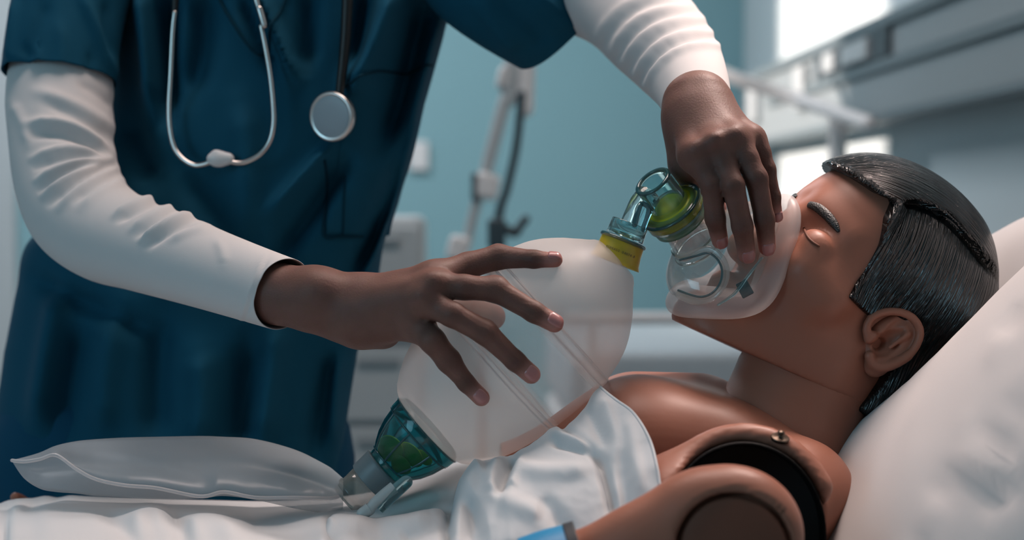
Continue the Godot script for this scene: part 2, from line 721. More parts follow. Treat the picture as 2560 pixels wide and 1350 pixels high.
# ---------------------------------------------------------------- room
func room() -> void:
	var th := 0.15
	struct("floor", box(Vector3(LEFT_X - th, -th, BACK_Z - th), Vector3(WALL_X + th, 0, FRONT_Z + th)), M.floor_vinyl, "pale grey vinyl floor of the ward", "floor")
	struct("ceiling", box(Vector3(LEFT_X - th, CEIL_Y, BACK_Z - th), Vector3(WALL_X + th, CEIL_Y + th, FRONT_Z + th)), M.ceiling_paint, "white ceiling of the ward", "ceiling")
	struct("wall_back", box(Vector3(LEFT_X - th, 0, BACK_Z - th), Vector3(WALL_X + th, CEIL_Y, BACK_Z)), M.teal_paint, "teal painted back wall behind the nurse", "wall")
	struct("wall_right", box(Vector3(WALL_X, 0, BACK_Z), Vector3(WALL_X + th, CEIL_Y, FRONT_Z)), M.grey_paint, "pale grey wall at the head of the beds, sunlit at its far end", "wall")
	# left wall with a window opening for the sun
	var wz0 := -5.10
	var wz1 := -3.80
	var wy0 := 1.42
	var wy1 := 2.72
	var wl := Mb.new()
	for b in [[Vector3(LEFT_X - th, 0, BACK_Z), Vector3(LEFT_X, CEIL_Y, wz0)], [Vector3(LEFT_X - th, 0, wz1), Vector3(LEFT_X, CEIL_Y, FRONT_Z)], [Vector3(LEFT_X - th, 0, wz0), Vector3(LEFT_X, wy0, wz1)], [Vector3(LEFT_X - th, wy1, wz0), Vector3(LEFT_X, CEIL_Y, wz1)]]:
		rbox(wl, b[1] - b[0], 0.002, Transform3D(Basis(), (b[0] + b[1]) * 0.5))
	struct("wall_left", wl.mesh(1), M.grey_paint, "pale grey wall with the sunny window", "wall")
	var w1 := struct("window_1", _frame_x(LEFT_X - 0.10, wy0, wy1, wz0, wz1), M.white_plastic, "white window frame that lets the sun in", "window")
	part("pane", w1, box(Vector3(LEFT_X - 0.09, wy0 + 0.03, wz0 + 0.03), Vector3(LEFT_X - 0.084, wy1 - 0.03, wz1 - 0.03), 0.001), M.window_glass)
	struct("wall_front", box(Vector3(LEFT_X - th, 0, FRONT_Z), Vector3(WALL_X + th, CEIL_Y, FRONT_Z + th)), M.grey_paint, "pale grey wall behind the viewer", "wall")
	var w2 := struct("window_2", _frame_x(LEFT_X + 0.026, 1.05, 2.45, -0.65, 1.25), M.white_plastic, "frosted glowing pane added at the left of the viewer as cool fill", "window")  # no opening behind it: a pane added on the wall for cool fill
	part("pane", w2, box(Vector3(LEFT_X + 0.002, 1.08, -0.62), Vector3(LEFT_X + 0.02, 2.42, 1.22), 0.001), M.fill_pane)
	struct("baseboard_back", box(Vector3(LEFT_X, 0, BACK_Z), Vector3(WALL_X, 0.1, BACK_Z + 0.015)), M.panel_plastic, "grey baseboard along the teal wall", "baseboard")
	struct("baseboard_right", box(Vector3(WALL_X - 0.015, 0, BACK_Z + 0.015), Vector3(WALL_X, 0.1, FRONT_Z)), M.panel_plastic, "grey baseboard along the bed-head wall", "baseboard")
	# the pale door in the back wall, only a strip of it in view at the left
	var dx := P(52, 500, 5.55).x
	var d := struct("door_1", box(Vector3(dx - 0.95, 0, BACK_Z), Vector3(dx, 2.1, BACK_Z + 0.04)), M.light_grey_plastic, "pale grey door in the teal wall at the left edge", "door")
	part("door_handle", d, box(Vector3(dx - 0.86, 1.0, BACK_Z + 0.04), Vector3(dx - 0.74, 1.02, BACK_Z + 0.08)), M.steel)
	# ceiling panels
	for c in [[Vector3(0.0, CEIL_Y, -1.62), "narrow white light panel in the ceiling above the manikin", 0.55, 0.35], [Vector3(-0.9, CEIL_Y, -4.2), "wide white light panel in the ceiling by the back wall", 0.75, 0.40]]:
		var o: Vector3 = c[0]
		var hx: float = c[2]
		var hz: float = c[3]
		var t := thing("ceiling_light", c[1], "ceiling light", o)
		part("frame", t, _frame_y(CEIL_Y - 0.03, o.x - hx - 0.035, o.x + hx + 0.035, o.z - hz - 0.035, o.z + hz + 0.035), M.white_plastic)
		part("diffuser", t, box(o + Vector3(-hx - 0.01, -0.02, -hz - 0.01), o + Vector3(hx + 0.01, -0.005, hz + 0.01), 0.002), M.lamp_face)

	# unseen lamp added over the pillow so the key light falls off leftwards
	var lt := thing("added_lamp", "unseen square lamp added over the pillow as key light, hung from the ceiling", "lamp", Vector3(LAMP_AT.x, CEIL_Y, LAMP_AT.z))
	var back := (LAMP_AT - LAMP_TO).normalized()
	var lx := Transform3D(Basis.looking_at(-back, Vector3.UP), LAMP_AT + back * 0.03)
	var hm := Mb.new()
	rbox(hm, Vector3(0.46, 0.46, 0.05), 0.015, lx.translated(back * 0.012))
	var head := part("lamp_head", lt, hm.mesh(1), M.white_plastic)
	var dm := Mb.new()
	rbox(dm, Vector3(0.40, 0.40, 0.01), 0.003, Transform3D(lx.basis, LAMP_AT + back * 0.014))
	part("diffuser", head, dm.mesh(1), M.lamp_face)
	var am := Mb.new()
	tube_w(am, PackedVector3Array([LAMP_AT + back * 0.06, LAMP_AT + back * 0.10 + Vector3(0, 0.08, 0), Vector3(LAMP_AT.x + 0.06, CEIL_Y - 0.2, LAMP_AT.z), Vector3(LAMP_AT.x + 0.06, CEIL_Y, LAMP_AT.z)]), PackedFloat32Array([0.016, 0.016, 0.016, 0.016]), 16)
	part("arm", lt, am.mesh(), M.white_plastic)

func _frame_x(x: float, y0: float, y1: float, z0: float, z1: float) -> ArrayMesh:
	var mb := Mb.new()
	var w := 0.05
	for b in [[y0, y0 + w, z0, z1], [y1 - w, y1, z0, z1], [y0, y1, z0, z0 + w], [y0, y1, z1 - w, z1]]:
		rbox(mb, Vector3(0.05, b[1] - b[0], b[3] - b[2]), 0.004, Transform3D(Basis(), Vector3(x, (b[0] + b[1]) * 0.5, (b[2] + b[3]) * 0.5)))
	return mb.mesh(1)

func _frame_y(y: float, x0: float, x1: float, z0: float, z1: float) -> ArrayMesh:
	var mb := Mb.new()
	var w := 0.03
	for b in [[x0, x1, z0, z0 + w], [x0, x1, z1 - w, z1], [x0, x0 + w, z0, z1], [x1 - w, x1, z0, z1]]:
		rbox(mb, Vector3(b[1] - b[0], 0.06, b[3] - b[2]), 0.004, Transform3D(Basis(), Vector3((b[0] + b[1]) * 0.5, y, (b[2] + b[3]) * 0.5)))
	return mb.mesh(1)

# ---------------------------------------------------------------- the bed of the manikin
func beds() -> void:
	var t := thing("hospital_bed", "hospital bed under the manikin, hidden by white linen", "bed", Vector3(0, 0, -1.4))
	var y := 0.70
	part("frame", t, box(Vector3(-1.15, 0.5, -1.66), Vector3(0.80, 0.6, -0.96), 0.02), M.white_plastic)
	part("mattress", t, box(Vector3(-1.15, 0.6, -1.66), Vector3(0.10, y, -0.96), 0.03), M.mattress_vinyl)
	var bk := Mb.new()
	rbox(bk, Vector3(0.80, 0.14, 0.70), 0.03, Transform3D(Basis(Vector3(0, 0, 1), 0.50), Vector3(0.50, 0.62, -1.31)))
	part("backrest", t, bk.mesh(1), M.mattress_vinyl)
	for q in [[-1.05, -1.6], [-1.05, -1.02], [0.7, -1.6], [0.7, -1.02]]:
		var l := Mb.new()
		lathe(l, Vector3(q[0], 0.0, q[1]), Vector3.UP, [[0.0, 0.0], [0.0, 0.03], [0.02, 0.035], [0.08, 0.035], [0.1, 0.02], [0.5, 0.02], [0.5, 0.0]], 16)
		part("leg", t, l.mesh(), M.steel)
# ---------------------------------------------------------------- manikin
const HEAD_D := 1.50
const HEAD_TURN := 0.36          # turned to the viewer
var head_c: Vector3
var eye_l := Vector3(0.5, 0, 0)
var hf: Vector3                  # face
var hu: Vector3                  # crown
var hl: Vector3                  # its left side, towards the viewer
var mk_head: Callable

func hpt(f: float, u: float, l: float) -> Vector3:
	return head_c + hf * f + hu * u + hl * l

func hloc(p: Vector3) -> Vector3:
	var q := p - head_c
	return Vector3(q.dot(hf), q.dot(hu), q.dot(hl))

func head_sdf(p: Vector3) -> float:
	var q := hloc(p)
	var s := Vector3(q.x, q.y, absf(q.z))
	var d := ell(q, Vector3(0.001, 0.060, 0), Vector3(0.100, 0.072, 0.077))
	d = smin(d, ell(q, Vector3(0.048, 0.043, 0), Vector3(0.053, 0.052, 0.062)), 0.012)         # forehead and brow
	if d > 0.14:
		return d - 0.05
	d = smin(d, ell(q, Vector3(0.046, -0.030, 0), Vector3(0.059, 0.072, 0.060)), 0.035)       # cheeks and jaw
	d = smin(d, ell(q, Vector3(0.094, -0.084, 0), Vector3(0.034, 0.026, 0.034)), 0.03)        # chin
	d = smin(d, cap(s, Vector3(0.015, -0.045, 0.054), Vector3(0.085, -0.088, 0.022), 0.014, 0.016), 0.03)
	d = smin(d, cap(s, Vector3(0.089, 0.048, 0.014), Vector3(0.071, 0.044, 0.047), 0.0095, 0.008), 0.014)   # brow ridge
	d = smax(d, -ell(s, eye_l + Vector3(0.013, 0.001, 0.0), Vector3(0.019, 0.014, 0.020)), 0.014)     # eye hollow
	d = smin(d, ell(s, eye_l + Vector3(-0.0095, -0.001, 0.001), Vector3(0.0125, 0.0085, 0.0135)), 0.003)      # closed eye
	d = smin(d, cap(s, Vector3(0.082, 0.0, 0.044), Vector3(0.06, -0.008, 0.058), 0.016, 0.014), 0.03)      # cheekbone
	d = smin(d, cap(q, Vector3(0.094, 0.032, 0), Vector3(0.118, -0.016, 0), 0.010, 0.014), 0.014)    # nose
	d = smin(d, cap(s, Vector3(0.112, -0.050, 0.0), Vector3(0.104, -0.050, 0.02), 0.010, 0.006), 0.01)
	# the upper neck, cut along the seam
	d = smin(d, cap(p, P(2018, 952, 1.478), P(2095, 800, 1.495), R(174, 1.478), R(166, 1.495)), 0.022)
	var seam := toward(330, 150, 0)
	var nrm := toward(-0.41, 0.91, 0.0)
	d = smax(d, (p - P(2016, 951, 1.478)).dot(nrm), 0.002)
	return d

func poly_d(x: float, y: float, pts: PackedVector2Array) -> float:   # signed distance to a polygon, minus inside
	var p := Vector2(x, y)
	var best := 1e9
	var inside := false
	var n := pts.size()
	for i in n:
		var a := pts[i]
		var b := pts[(i + 1) % n]
		var ab := b - a
		var t := clampf((p - a).dot(ab) / ab.length_squared(), 0.0, 1.0)
		best = minf(best, (p - a - ab * t).length_squared())
		if (a.y > y) != (b.y > y) and x < (b.x - a.x) * (y - a.y) / (b.y - a.y) + a.x:
			inside = not inside
	return -sqrt(best) if inside else sqrt(best)

var hair_poly := PackedVector2Array()
var part_line := []

func hair_outline() -> void:
	part_line = []
	for q in [[2450, 650], [2400, 588], [2350, 540], [2290, 510], [2228, 498]]:
		var l := hloc(trace(head_sdf, q[0], q[1], 1.2))
		part_line.append([l.x, l.y])
	hair_poly = PackedVector2Array()
	for q in [[2226, 500], [2208, 545], [2197, 610], [2160, 680], [2122, 744], [2168, 789], [2214, 772]]:
		var l := hloc(trace(head_sdf, q[0], q[1], 1.2))
		if hair_poly.is_empty():
			hair_poly.append(Vector2(0.2, l.y - 0.006))
			hair_poly.append(Vector2(l.x + 0.012, l.y - 0.004))
		hair_poly.append(Vector2(l.x, l.y))
	hair_poly.append_array(PackedVector2Array([Vector2(-0.014, 0.022), Vector2(-0.026, 0.006), Vector2(-0.026, -0.03), Vector2(-0.014, -0.095), Vector2(-0.2, -0.1), Vector2(-0.2, 0.3), Vector2(0.2, 0.3)]))

func part_at(f: float) -> float:
	if f > part_line[4][0]:
		return part_line[4][1]
	return lerp_keys(part_line, f)

func hair_sdf(p: Vector3) -> float:
	var q := hloc(p)
	var d := head_sdf(p)
	if d > 0.05:
		return d - 0.012
	d = smin(d, ell(q, Vector3(-0.02, -0.02, 0), Vector3(0.062, 0.075, 0.060)), 0.03)
	# the parting: a step that runs back from the temple corner
	var part_u := part_at(q.x)
	var side := q.y - part_u
	var fc: float = part_line[4][0]
	var front := smoothstep(fc - 0.012, fc - 0.002, q.x)
	var thick := 0.0034 + 0.0062 * maxf(front, smoothstep(-0.001, 0.007, side) * smoothstep(-0.075, -0.02, q.x))
	if q.z > 0.0:
		thick -= 0.0036 * exp(-pow((side + 0.0005) / 0.0028, 2.0)) * smoothstep(-0.06, -0.01, q.x) * (1.0 - front)
	var g := poly_d(q.x, q.y, hair_poly)
	return smax(d - thick, g, 0.003)

func manikin() -> void:
	var ear := P(2222, 852, HEAD_D - 0.072)
	var fp := Vector3(-0.76, 0.65, 0)            # in the camera's axes
	var up := Vector3(0.65, 0.76, 0)
	hu = (cam_xf.basis * up).normalized()
	hf = (cam_xf.basis * (fp * cos(HEAD_TURN) + Vector3(0, 0, 1) * sin(HEAD_TURN))).normalized()
	hl = hu.cross(hf).normalized()
	if hl.dot(cam_xf.basis.z) < 0.0:
		hl = -hl
	head_c = ear - hl * 0.072 + hf * 0.002
	eye_l = hloc(trace(head_sdf, 2029, 588, 1.2))
	eye_l.z = absf(eye_l.z)
	mk_head = head_sdf
	var t := thing("manikin", "brown vinyl training manikin with black moulded hair lying on the pillow", "manikin", P(1900, 1300, 1.40))
	var mb := Mb.new()
	var r := Vector3(0.17, 0.19, 0.115)
	nets(mb, head_sdf, head_c - r, head_c + r, 0.0022)
	# the crease of the closed lid
	var head := part("head", t, mb.mesh(), M.manikin_vinyl)
	for s in [1.0, -1.0]:
		var rows := PackedVector3Array()
		var rad := PackedFloat32Array()
		for q in spline([[2010, 570], [2018, 590], [2030, 604], [2046, 615]], 12):
			var p := trace(head_sdf, q[0], q[1], 1.2)
			if s < 0.0:
				var l := hloc(p)
				p = hpt(l.x + 0.02, l.y, -l.z)
				for i in 40:
					p -= hf * head_sdf(p) * 0.7
			rows.append(p)
			rad.append(0.0011)
		var lid := Mb.new()
		tube_w(lid, rows, rad, 8, 1, 1)
		part("eyelid_line", head, lid.mesh(), M.manikin_cap_vinyl)
		# brow
		var pts := PackedVector3Array()
		var rr := PackedFloat32Array()
		for q in spline([[2024, 511, 0.0031], [2044, 519, 0.0040], [2068, 539, 0.0041], [2086, 561, 0.0034], [2096, 578, 0.0016]], 26):
			var p := trace(head_sdf, q[0], q[1], 1.2)
			if s < 0.0:
				var l := hloc(p)
				p = hpt(l.x + 0.02, l.y, -l.z)
				for i in 40:
					p -= hf * head_sdf(p) * 0.7
			pts.append(p)
			rr.append(q[2])
		var bm := Mb.new()
		tube_w(bm, pts, rr, 12, 1, 1, 0.55, null, hf)
		part("eyebrow", t, bm.mesh(), M.brow_vinyl)
	hair_outline()
	# hair: strands fan out from a whorl at the back of the crown
	var hb := Mb.new()
	nets(hb, hair_sdf, head_c + Vector3(-0.14, -0.10, -0.1), head_c + Vector3(0.15, 0.185, 0.1), 0.0022)
	var uvs := PackedVector2Array()
	for p in hb.v:
		var q := hloc(p)
		var side := (q.x - 0.30 * q.y + 1.6 * q.x * q.y) / 0.20
		var top := 0.55 * atan2(q.z, q.y - 0.055) + 0.9 * q.x + 0.37
		var above := 1.0 if q.y > part_at(q.x) else 0.0
		uvs.append(Vector2(lerpf(side, top, above), (q.x * 3.0 if above > 0.5 else q.y * 4.0) + q.z * 2.0))
	hb.uv = uvs
	part("hair", t, hb.mesh(), M.hair_vinyl)
	_ear(t, head)
	# neck below the seam
	var nb := Mb.new()
	tube(nb, [[1935, 1190, 1.462, 205], [1962, 1090, 1.468, 188], [1990, 1012, 1.474, 177], [2011, 961, 1.478, 176]], 24, 64, 0, 1)
	part("neck", t, nb.mesh(), M.manikin_vinyl)
	var fm := Mb.new()
	tube(fm, [[70, 1262, 1.64, 13], [50, 1248, 1.62, 13], [38, 1243, 1.61, 12]], 10, 16, 0, 1)
	part("fingertip", t, fm.mesh(), M.manikin_vinyl)
	_torso(t)

func _ear(t: Node3D, head: Node3D) -> void:
	var D := HEAD_D - 0.070
	var out := cam_xf.basis.z
	var ring := [[2176, 868], [2166, 826], [2178, 795], [2210, 780], [2250, 780], [2282, 795], [2299, 822], [2297, 850], [2280, 880], [2254, 900], [2226, 914], [2200, 918], [2180, 908], [2174, 890]]
	var rp := PackedVector3Array()
	for q in spline(ring, 26):
		rp.append(P(q[0], q[1], D - 0.005))
	var mb := Mb.new()
	var bowl := func(p: Vector3) -> float:
		var q := p - P(2232, 848, D)
		var a := toward(0.80, -0.60)
		var b := toward(0.60, 0.80)
		var x := q.dot(a)
		var y := q.dot(b)
		var z := q.dot(out)
		var d := ell(Vector3(x, y, z), Vector3(0.0, 0, -0.004), Vector3(0.027, 0.0185, 0.008))                 # the body of the ear
		d = smin(d, ell(Vector3(x, y, z), Vector3(-0.022, 0.009, -0.001), Vector3(0.012, 0.010, 0.007)), 0.006)   # lobe
		d = smax(d, -ell(Vector3(x, y, z), Vector3(-0.004, -0.0005, 0.006), Vector3(0.0165, 0.0095, 0.011)), 0.003)   # shell
		d = smax(d, -ell(Vector3(x, y, z), Vector3(-0.0105, -0.003, 0.001), Vector3(0.0065, 0.0055, 0.012)), 0.002)   # canal
		d = smax(d, -ell(Vector3(x, y, z), Vector3(0.011, -0.008, 0.006), Vector3(0.014, 0.005, 0.0065)), 0.002)
		d = smin(d, cap(Vector3(x, y, z), Vector3(-0.006, 0.0035, 0.002), Vector3(0.012, 0.0035, 0.003), 0.0018, 0.002), 0.004)
		d = smin(d, ell(Vector3(x, y, z), Vector3(-0.013, -0.0125, 0.003), Vector3(0.0055, 0.0045, 0.005)), 0.004)    # tragus
		var e := 1.0
		for k in range(1, 26):
			e = minf(e, cap(p, rp[k], rp[k + 1], 0.0034 if k < 17 else 0.0042, 0.0034 if k < 16 else 0.0042))
		d = smin(d, e, 0.003)
		return d
	var c := P(2232, 848, D)
	nets(mb, bowl, c - Vector3(0.038, 0.036, 0.02), c + Vector3(0.038, 0.036, 0.02), 0.0013)
	part("ear", t, mb.mesh(), M.manikin_vinyl)
	var sb := Mb.new()
	lathe(sb, P(2272, 827, D + 0.002), out, [[0.0, 0.0], [0.0, 0.0056], [0.006, 0.0056], [0.0078, 0.0046], [0.0086, 0.0025], [0.0088, 0.0]], 24)
	part("ear_plug", head, sb.mesh(), M.manikin_vinyl)

var arm_n: Vector3
func _torso(t: Node3D) -> void:
	# the socket axis points at the viewer, a little up
	arm_n = toward(-0.12, -0.10, 1.0)
	var sx := toward(1, 0.0, 0.1)
	sx = (sx - arm_n * sx.dot(arm_n)).normalized()
	var sy := arm_n.cross(sx).normalized()
	var sc := P(1862, 1335, 1.24)
	var lip_s := 1.0 if sy.dot(cam_xf.basis.y) > 0.0 else -1.0
	var q0 := P(1590, 1092, 1.50)
	var q1 := P(1740, 1092, 1.50)
	var c0 := P(1600, 1140, 1.42)
	var c1 := P(1800, 1150, 1.41)
	var s0 := P(1700, 1300, 1.29)
	var s1 := P(1855, 1312, 1.29)
	var t0 := P(1985, 1245, 1.36)
	var k0 := P(1905, 1225, 1.44)
	var k1 := P(2015, 1290, 1.40)
	var l0 := P(1640, 1120, 1.385)
	var l1 := P(1760, 1128, 1.35)
	var l2 := P(1950, 1190, 1.335)
	var f0 := P(1300, 1330, 1.45)
	var rd := [R(163, 1.50), R(160, 1.50), R(152, 1.42), R(148, 1.41), R(170, 1.29), R(212, 1.29), R(130, 1.36), R(180, 1.44), R(95, 1.40)]
	var lip := PackedVector3Array([P(1540, 1235, 1.34), P(1600, 1205, 1.32)])
	for k in 15:
		var a := PI * (0.86 - k * 0.05)
		lip.append(sc - arm_n * (0.030 + 0.012 * sin(a)) + sx * cos(a) * R(206, 1.24) * 1.075 + sy * sin(a) * R(230, 1.24) * 1.075 * lip_s)
	var solid := func(p: Vector3) -> float:
		var d := cap(p, q0, q1, rd[0], rd[1])                      # far side of the chest
		d = smin(d, cap(p, c0, c1, rd[2], rd[3]), 0.06)            # breast bone
		d = smin(d, cap(p, f0, c0, R(230, 1.45), rd[2]), 0.05)     # down to the belly under the drape
		d = smin(d, cap(p, s0, s1, rd[4], rd[5]), 0.03)            # near shoulder
		d = smin(d, cap(p, k0, t0, rd[7], rd[6]), 0.03)
		d = smin(d, cap(p, t0, k1, rd[6], rd[8]), 0.03)
		if d < 0.05:                                               # raised rim round the socket, running out into the breast
			var e := 1.0
			for k in lip.size() - 1:
				e = minf(e, cap(p, lip[k], lip[k + 1], 0.009, 0.009))
			d = smin(d, e, 0.014)
		return d
	var chest := func(p: Vector3) -> float:
		var d: float = solid.call(p)
		var q := p - sc
		var x := q.dot(sx)
		var y := q.dot(sy)
		var z := q.dot(arm_n)
		var rr := Vector2(x / R(206, 1.24), y / R(230, 1.24)).length()
		var cut := (rr - 1.0) * R(200, 1.24)
		return smax(d, -maxf(cut, -(z + 0.072)), 0.007)
	var mb := Mb.new()
	nets(mb, chest, P(1230, 1700, 1.66), P(2160, 860, 1.12) + Vector3(0.09, 0, 0), 0.0032)
	part("torso", t, mb.mesh(), M.manikin_vinyl)
	# the dark lining of the socket
	var lb := Mb.new()
	var rows := []
	for q in [[-0.066, 0.02], [-0.066, 0.94], [-0.05, 0.965], [-0.016, 0.965], [-0.016, 0.995], [-0.07, 1.02], [-0.074, 0.02]]:
		var row := PackedVector3Array()
		for i in 64:
			var a := TAU * i / 64
			row.append(sc + arm_n * q[0] + sx * cos(a) * q[1] * R(206, 1.24) + sy * sin(a) * q[1] * R(230, 1.24))
		rows.append(row)
	lb.grid(rows, true)
	part("shoulder_socket", t, lb.mesh(), M.socket_black)
	# near arm: a flattened limb with a round end and a recessed cap
	var D := 1.185
	var a0 := P(1842, 1336, D)
	var a1 := P(1610, 1400, D)
	var a2 := P(1380, 1475, D + 0.01)
	var ra := R(166, D)
	var cc := P(1833, 1372, D)
	var arm := func(p: Vector3) -> float:
		var d := cap(p, a0, a0 + (a1 - a0) * 0.1, ra, ra)
		d = smin(d, cap(p, a0 + (a1 - a0) * 0.55, a1, R(128, D), R(118, D)), 0.05)
		d = smin(d, cap(p, a1, a2, R(118, D), R(128, D)), 0.02)
		var z := (p - a0).dot(arm_n)
		d = smax(d, absf(z) - 0.030, 0.022)
		var q := p - cc
		var rad := (q - arm_n * q.dot(arm_n)).length()
		return smax(d, -maxf(rad - R(143, D), -(z - 0.012)), 0.003)
	var ab := Mb.new()
	nets(ab, arm, P(1300, 1660, D + 0.06), P(2160, 1080, D - 0.06), 0.003)
	part("arm", t, ab.mesh(), M.manikin_vinyl)
	var cb := Mb.new()
	var rc := R(131, D)
	lathe(cb, cc + arm_n * 0.008, arm_n, [[0.0, 0.0], [0.0, rc], [0.014, rc], [0.016, rc * 0.985], [0.017, rc * 0.95], [0.018, rc * 0.75], [0.019, rc * 0.4], [0.0195, 0.0]], 64)
	part("shoulder_cap", t, cb.mesh(), M.manikin_cap_vinyl, "matt darker brown disc in the end of the arm")
	# snap stud on the collar bone
	var sp := trace(chest, 1950, 1096, 1.0)
	var n := toward(0.12, -0.90, 0.42)
	var st := Mb.new()
	lathe(st, sp, n, [[-0.001, 0.0], [-0.001, 0.0066], [0.0008, 0.0070], [0.0016, 0.0062], [0.0018, 0.0026], [0.0040, 0.0020], [0.0046, 0.0027], [0.0056, 0.0026], [0.0062, 0.0012], [0.0062, 0.0]], 24)
	part("snap_stud", t, st.mesh(), M.dull_metal, "small metal snap stud")
	# band round the arm
	var wb := thing("arm_band", "blue band with a dark strap round the manikin's arm, at the bottom edge", "band", P(1420, 1400, D))
	var bb := Mb.new()
	tube(bb, [[1330, 1470, D, 128], [1390, 1452, D, 131], [1452, 1434, D, 128]], 12, 40, 0, 0, 0.9)
	part("cuff", wb, bb.mesh(), M.band_blue)
	var db := Mb.new()
	tube(db, [[1444, 1436, D, 131], [1470, 1428, D, 131]], 6, 40, 0, 0, 0.9)
	part("strap", wb, db.mesh(), M.band_dark, "dark strap")
# ---------------------------------------------------------------- bag valve mask
const BAG_D := 1.43
var bag0: Vector3
var bag_ax: Vector3
var bag_prof := [[-2, 60], [0, 100], [10, 122], [22, 135], [45, 152], [81, 173], [129, 192], [180, 204], [228, 212], [232, 216], [237, 213], [243, 217], [248, 214], [300, 219], [340, 220], [390, 214], [396, 217], [402, 212], [414, 213], [420, 209], [470, 195], [505, 182], [540, 160], [575, 130], [605, 98], [630, 72], [640, 62]]

func bag_r(t: float) -> float:                          # metres
	var x := t * FPX / BAG_D
	for i in bag_prof.size() - 1:
		if x < bag_prof[i + 1][0]:
			return R(lerpf(bag_prof[i][1], bag_prof[i + 1][1], clampf((x - bag_prof[i][0]) / (bag_prof[i + 1][0] - bag_prof[i][0]), 0, 1)), BAG_D)
	return R(60, BAG_D)

func bag_sdf(p: Vector3) -> float:
	var q := p - bag0
	var t := q.dot(bag_ax)
	var r := (q - bag_ax * t).length()
	return maxf((r - bag_r(t)) * 0.75, maxf(-t, t - R(640, BAG_D)))

func ring_at(mb: Mb, c: Vector3, ax: Vector3, prof: Array, sides := 48) -> void:
	lathe(mb, c, ax, prof, sides)

func pxl(list: Array, d: float) -> Array:
	return pxprof(list, d)

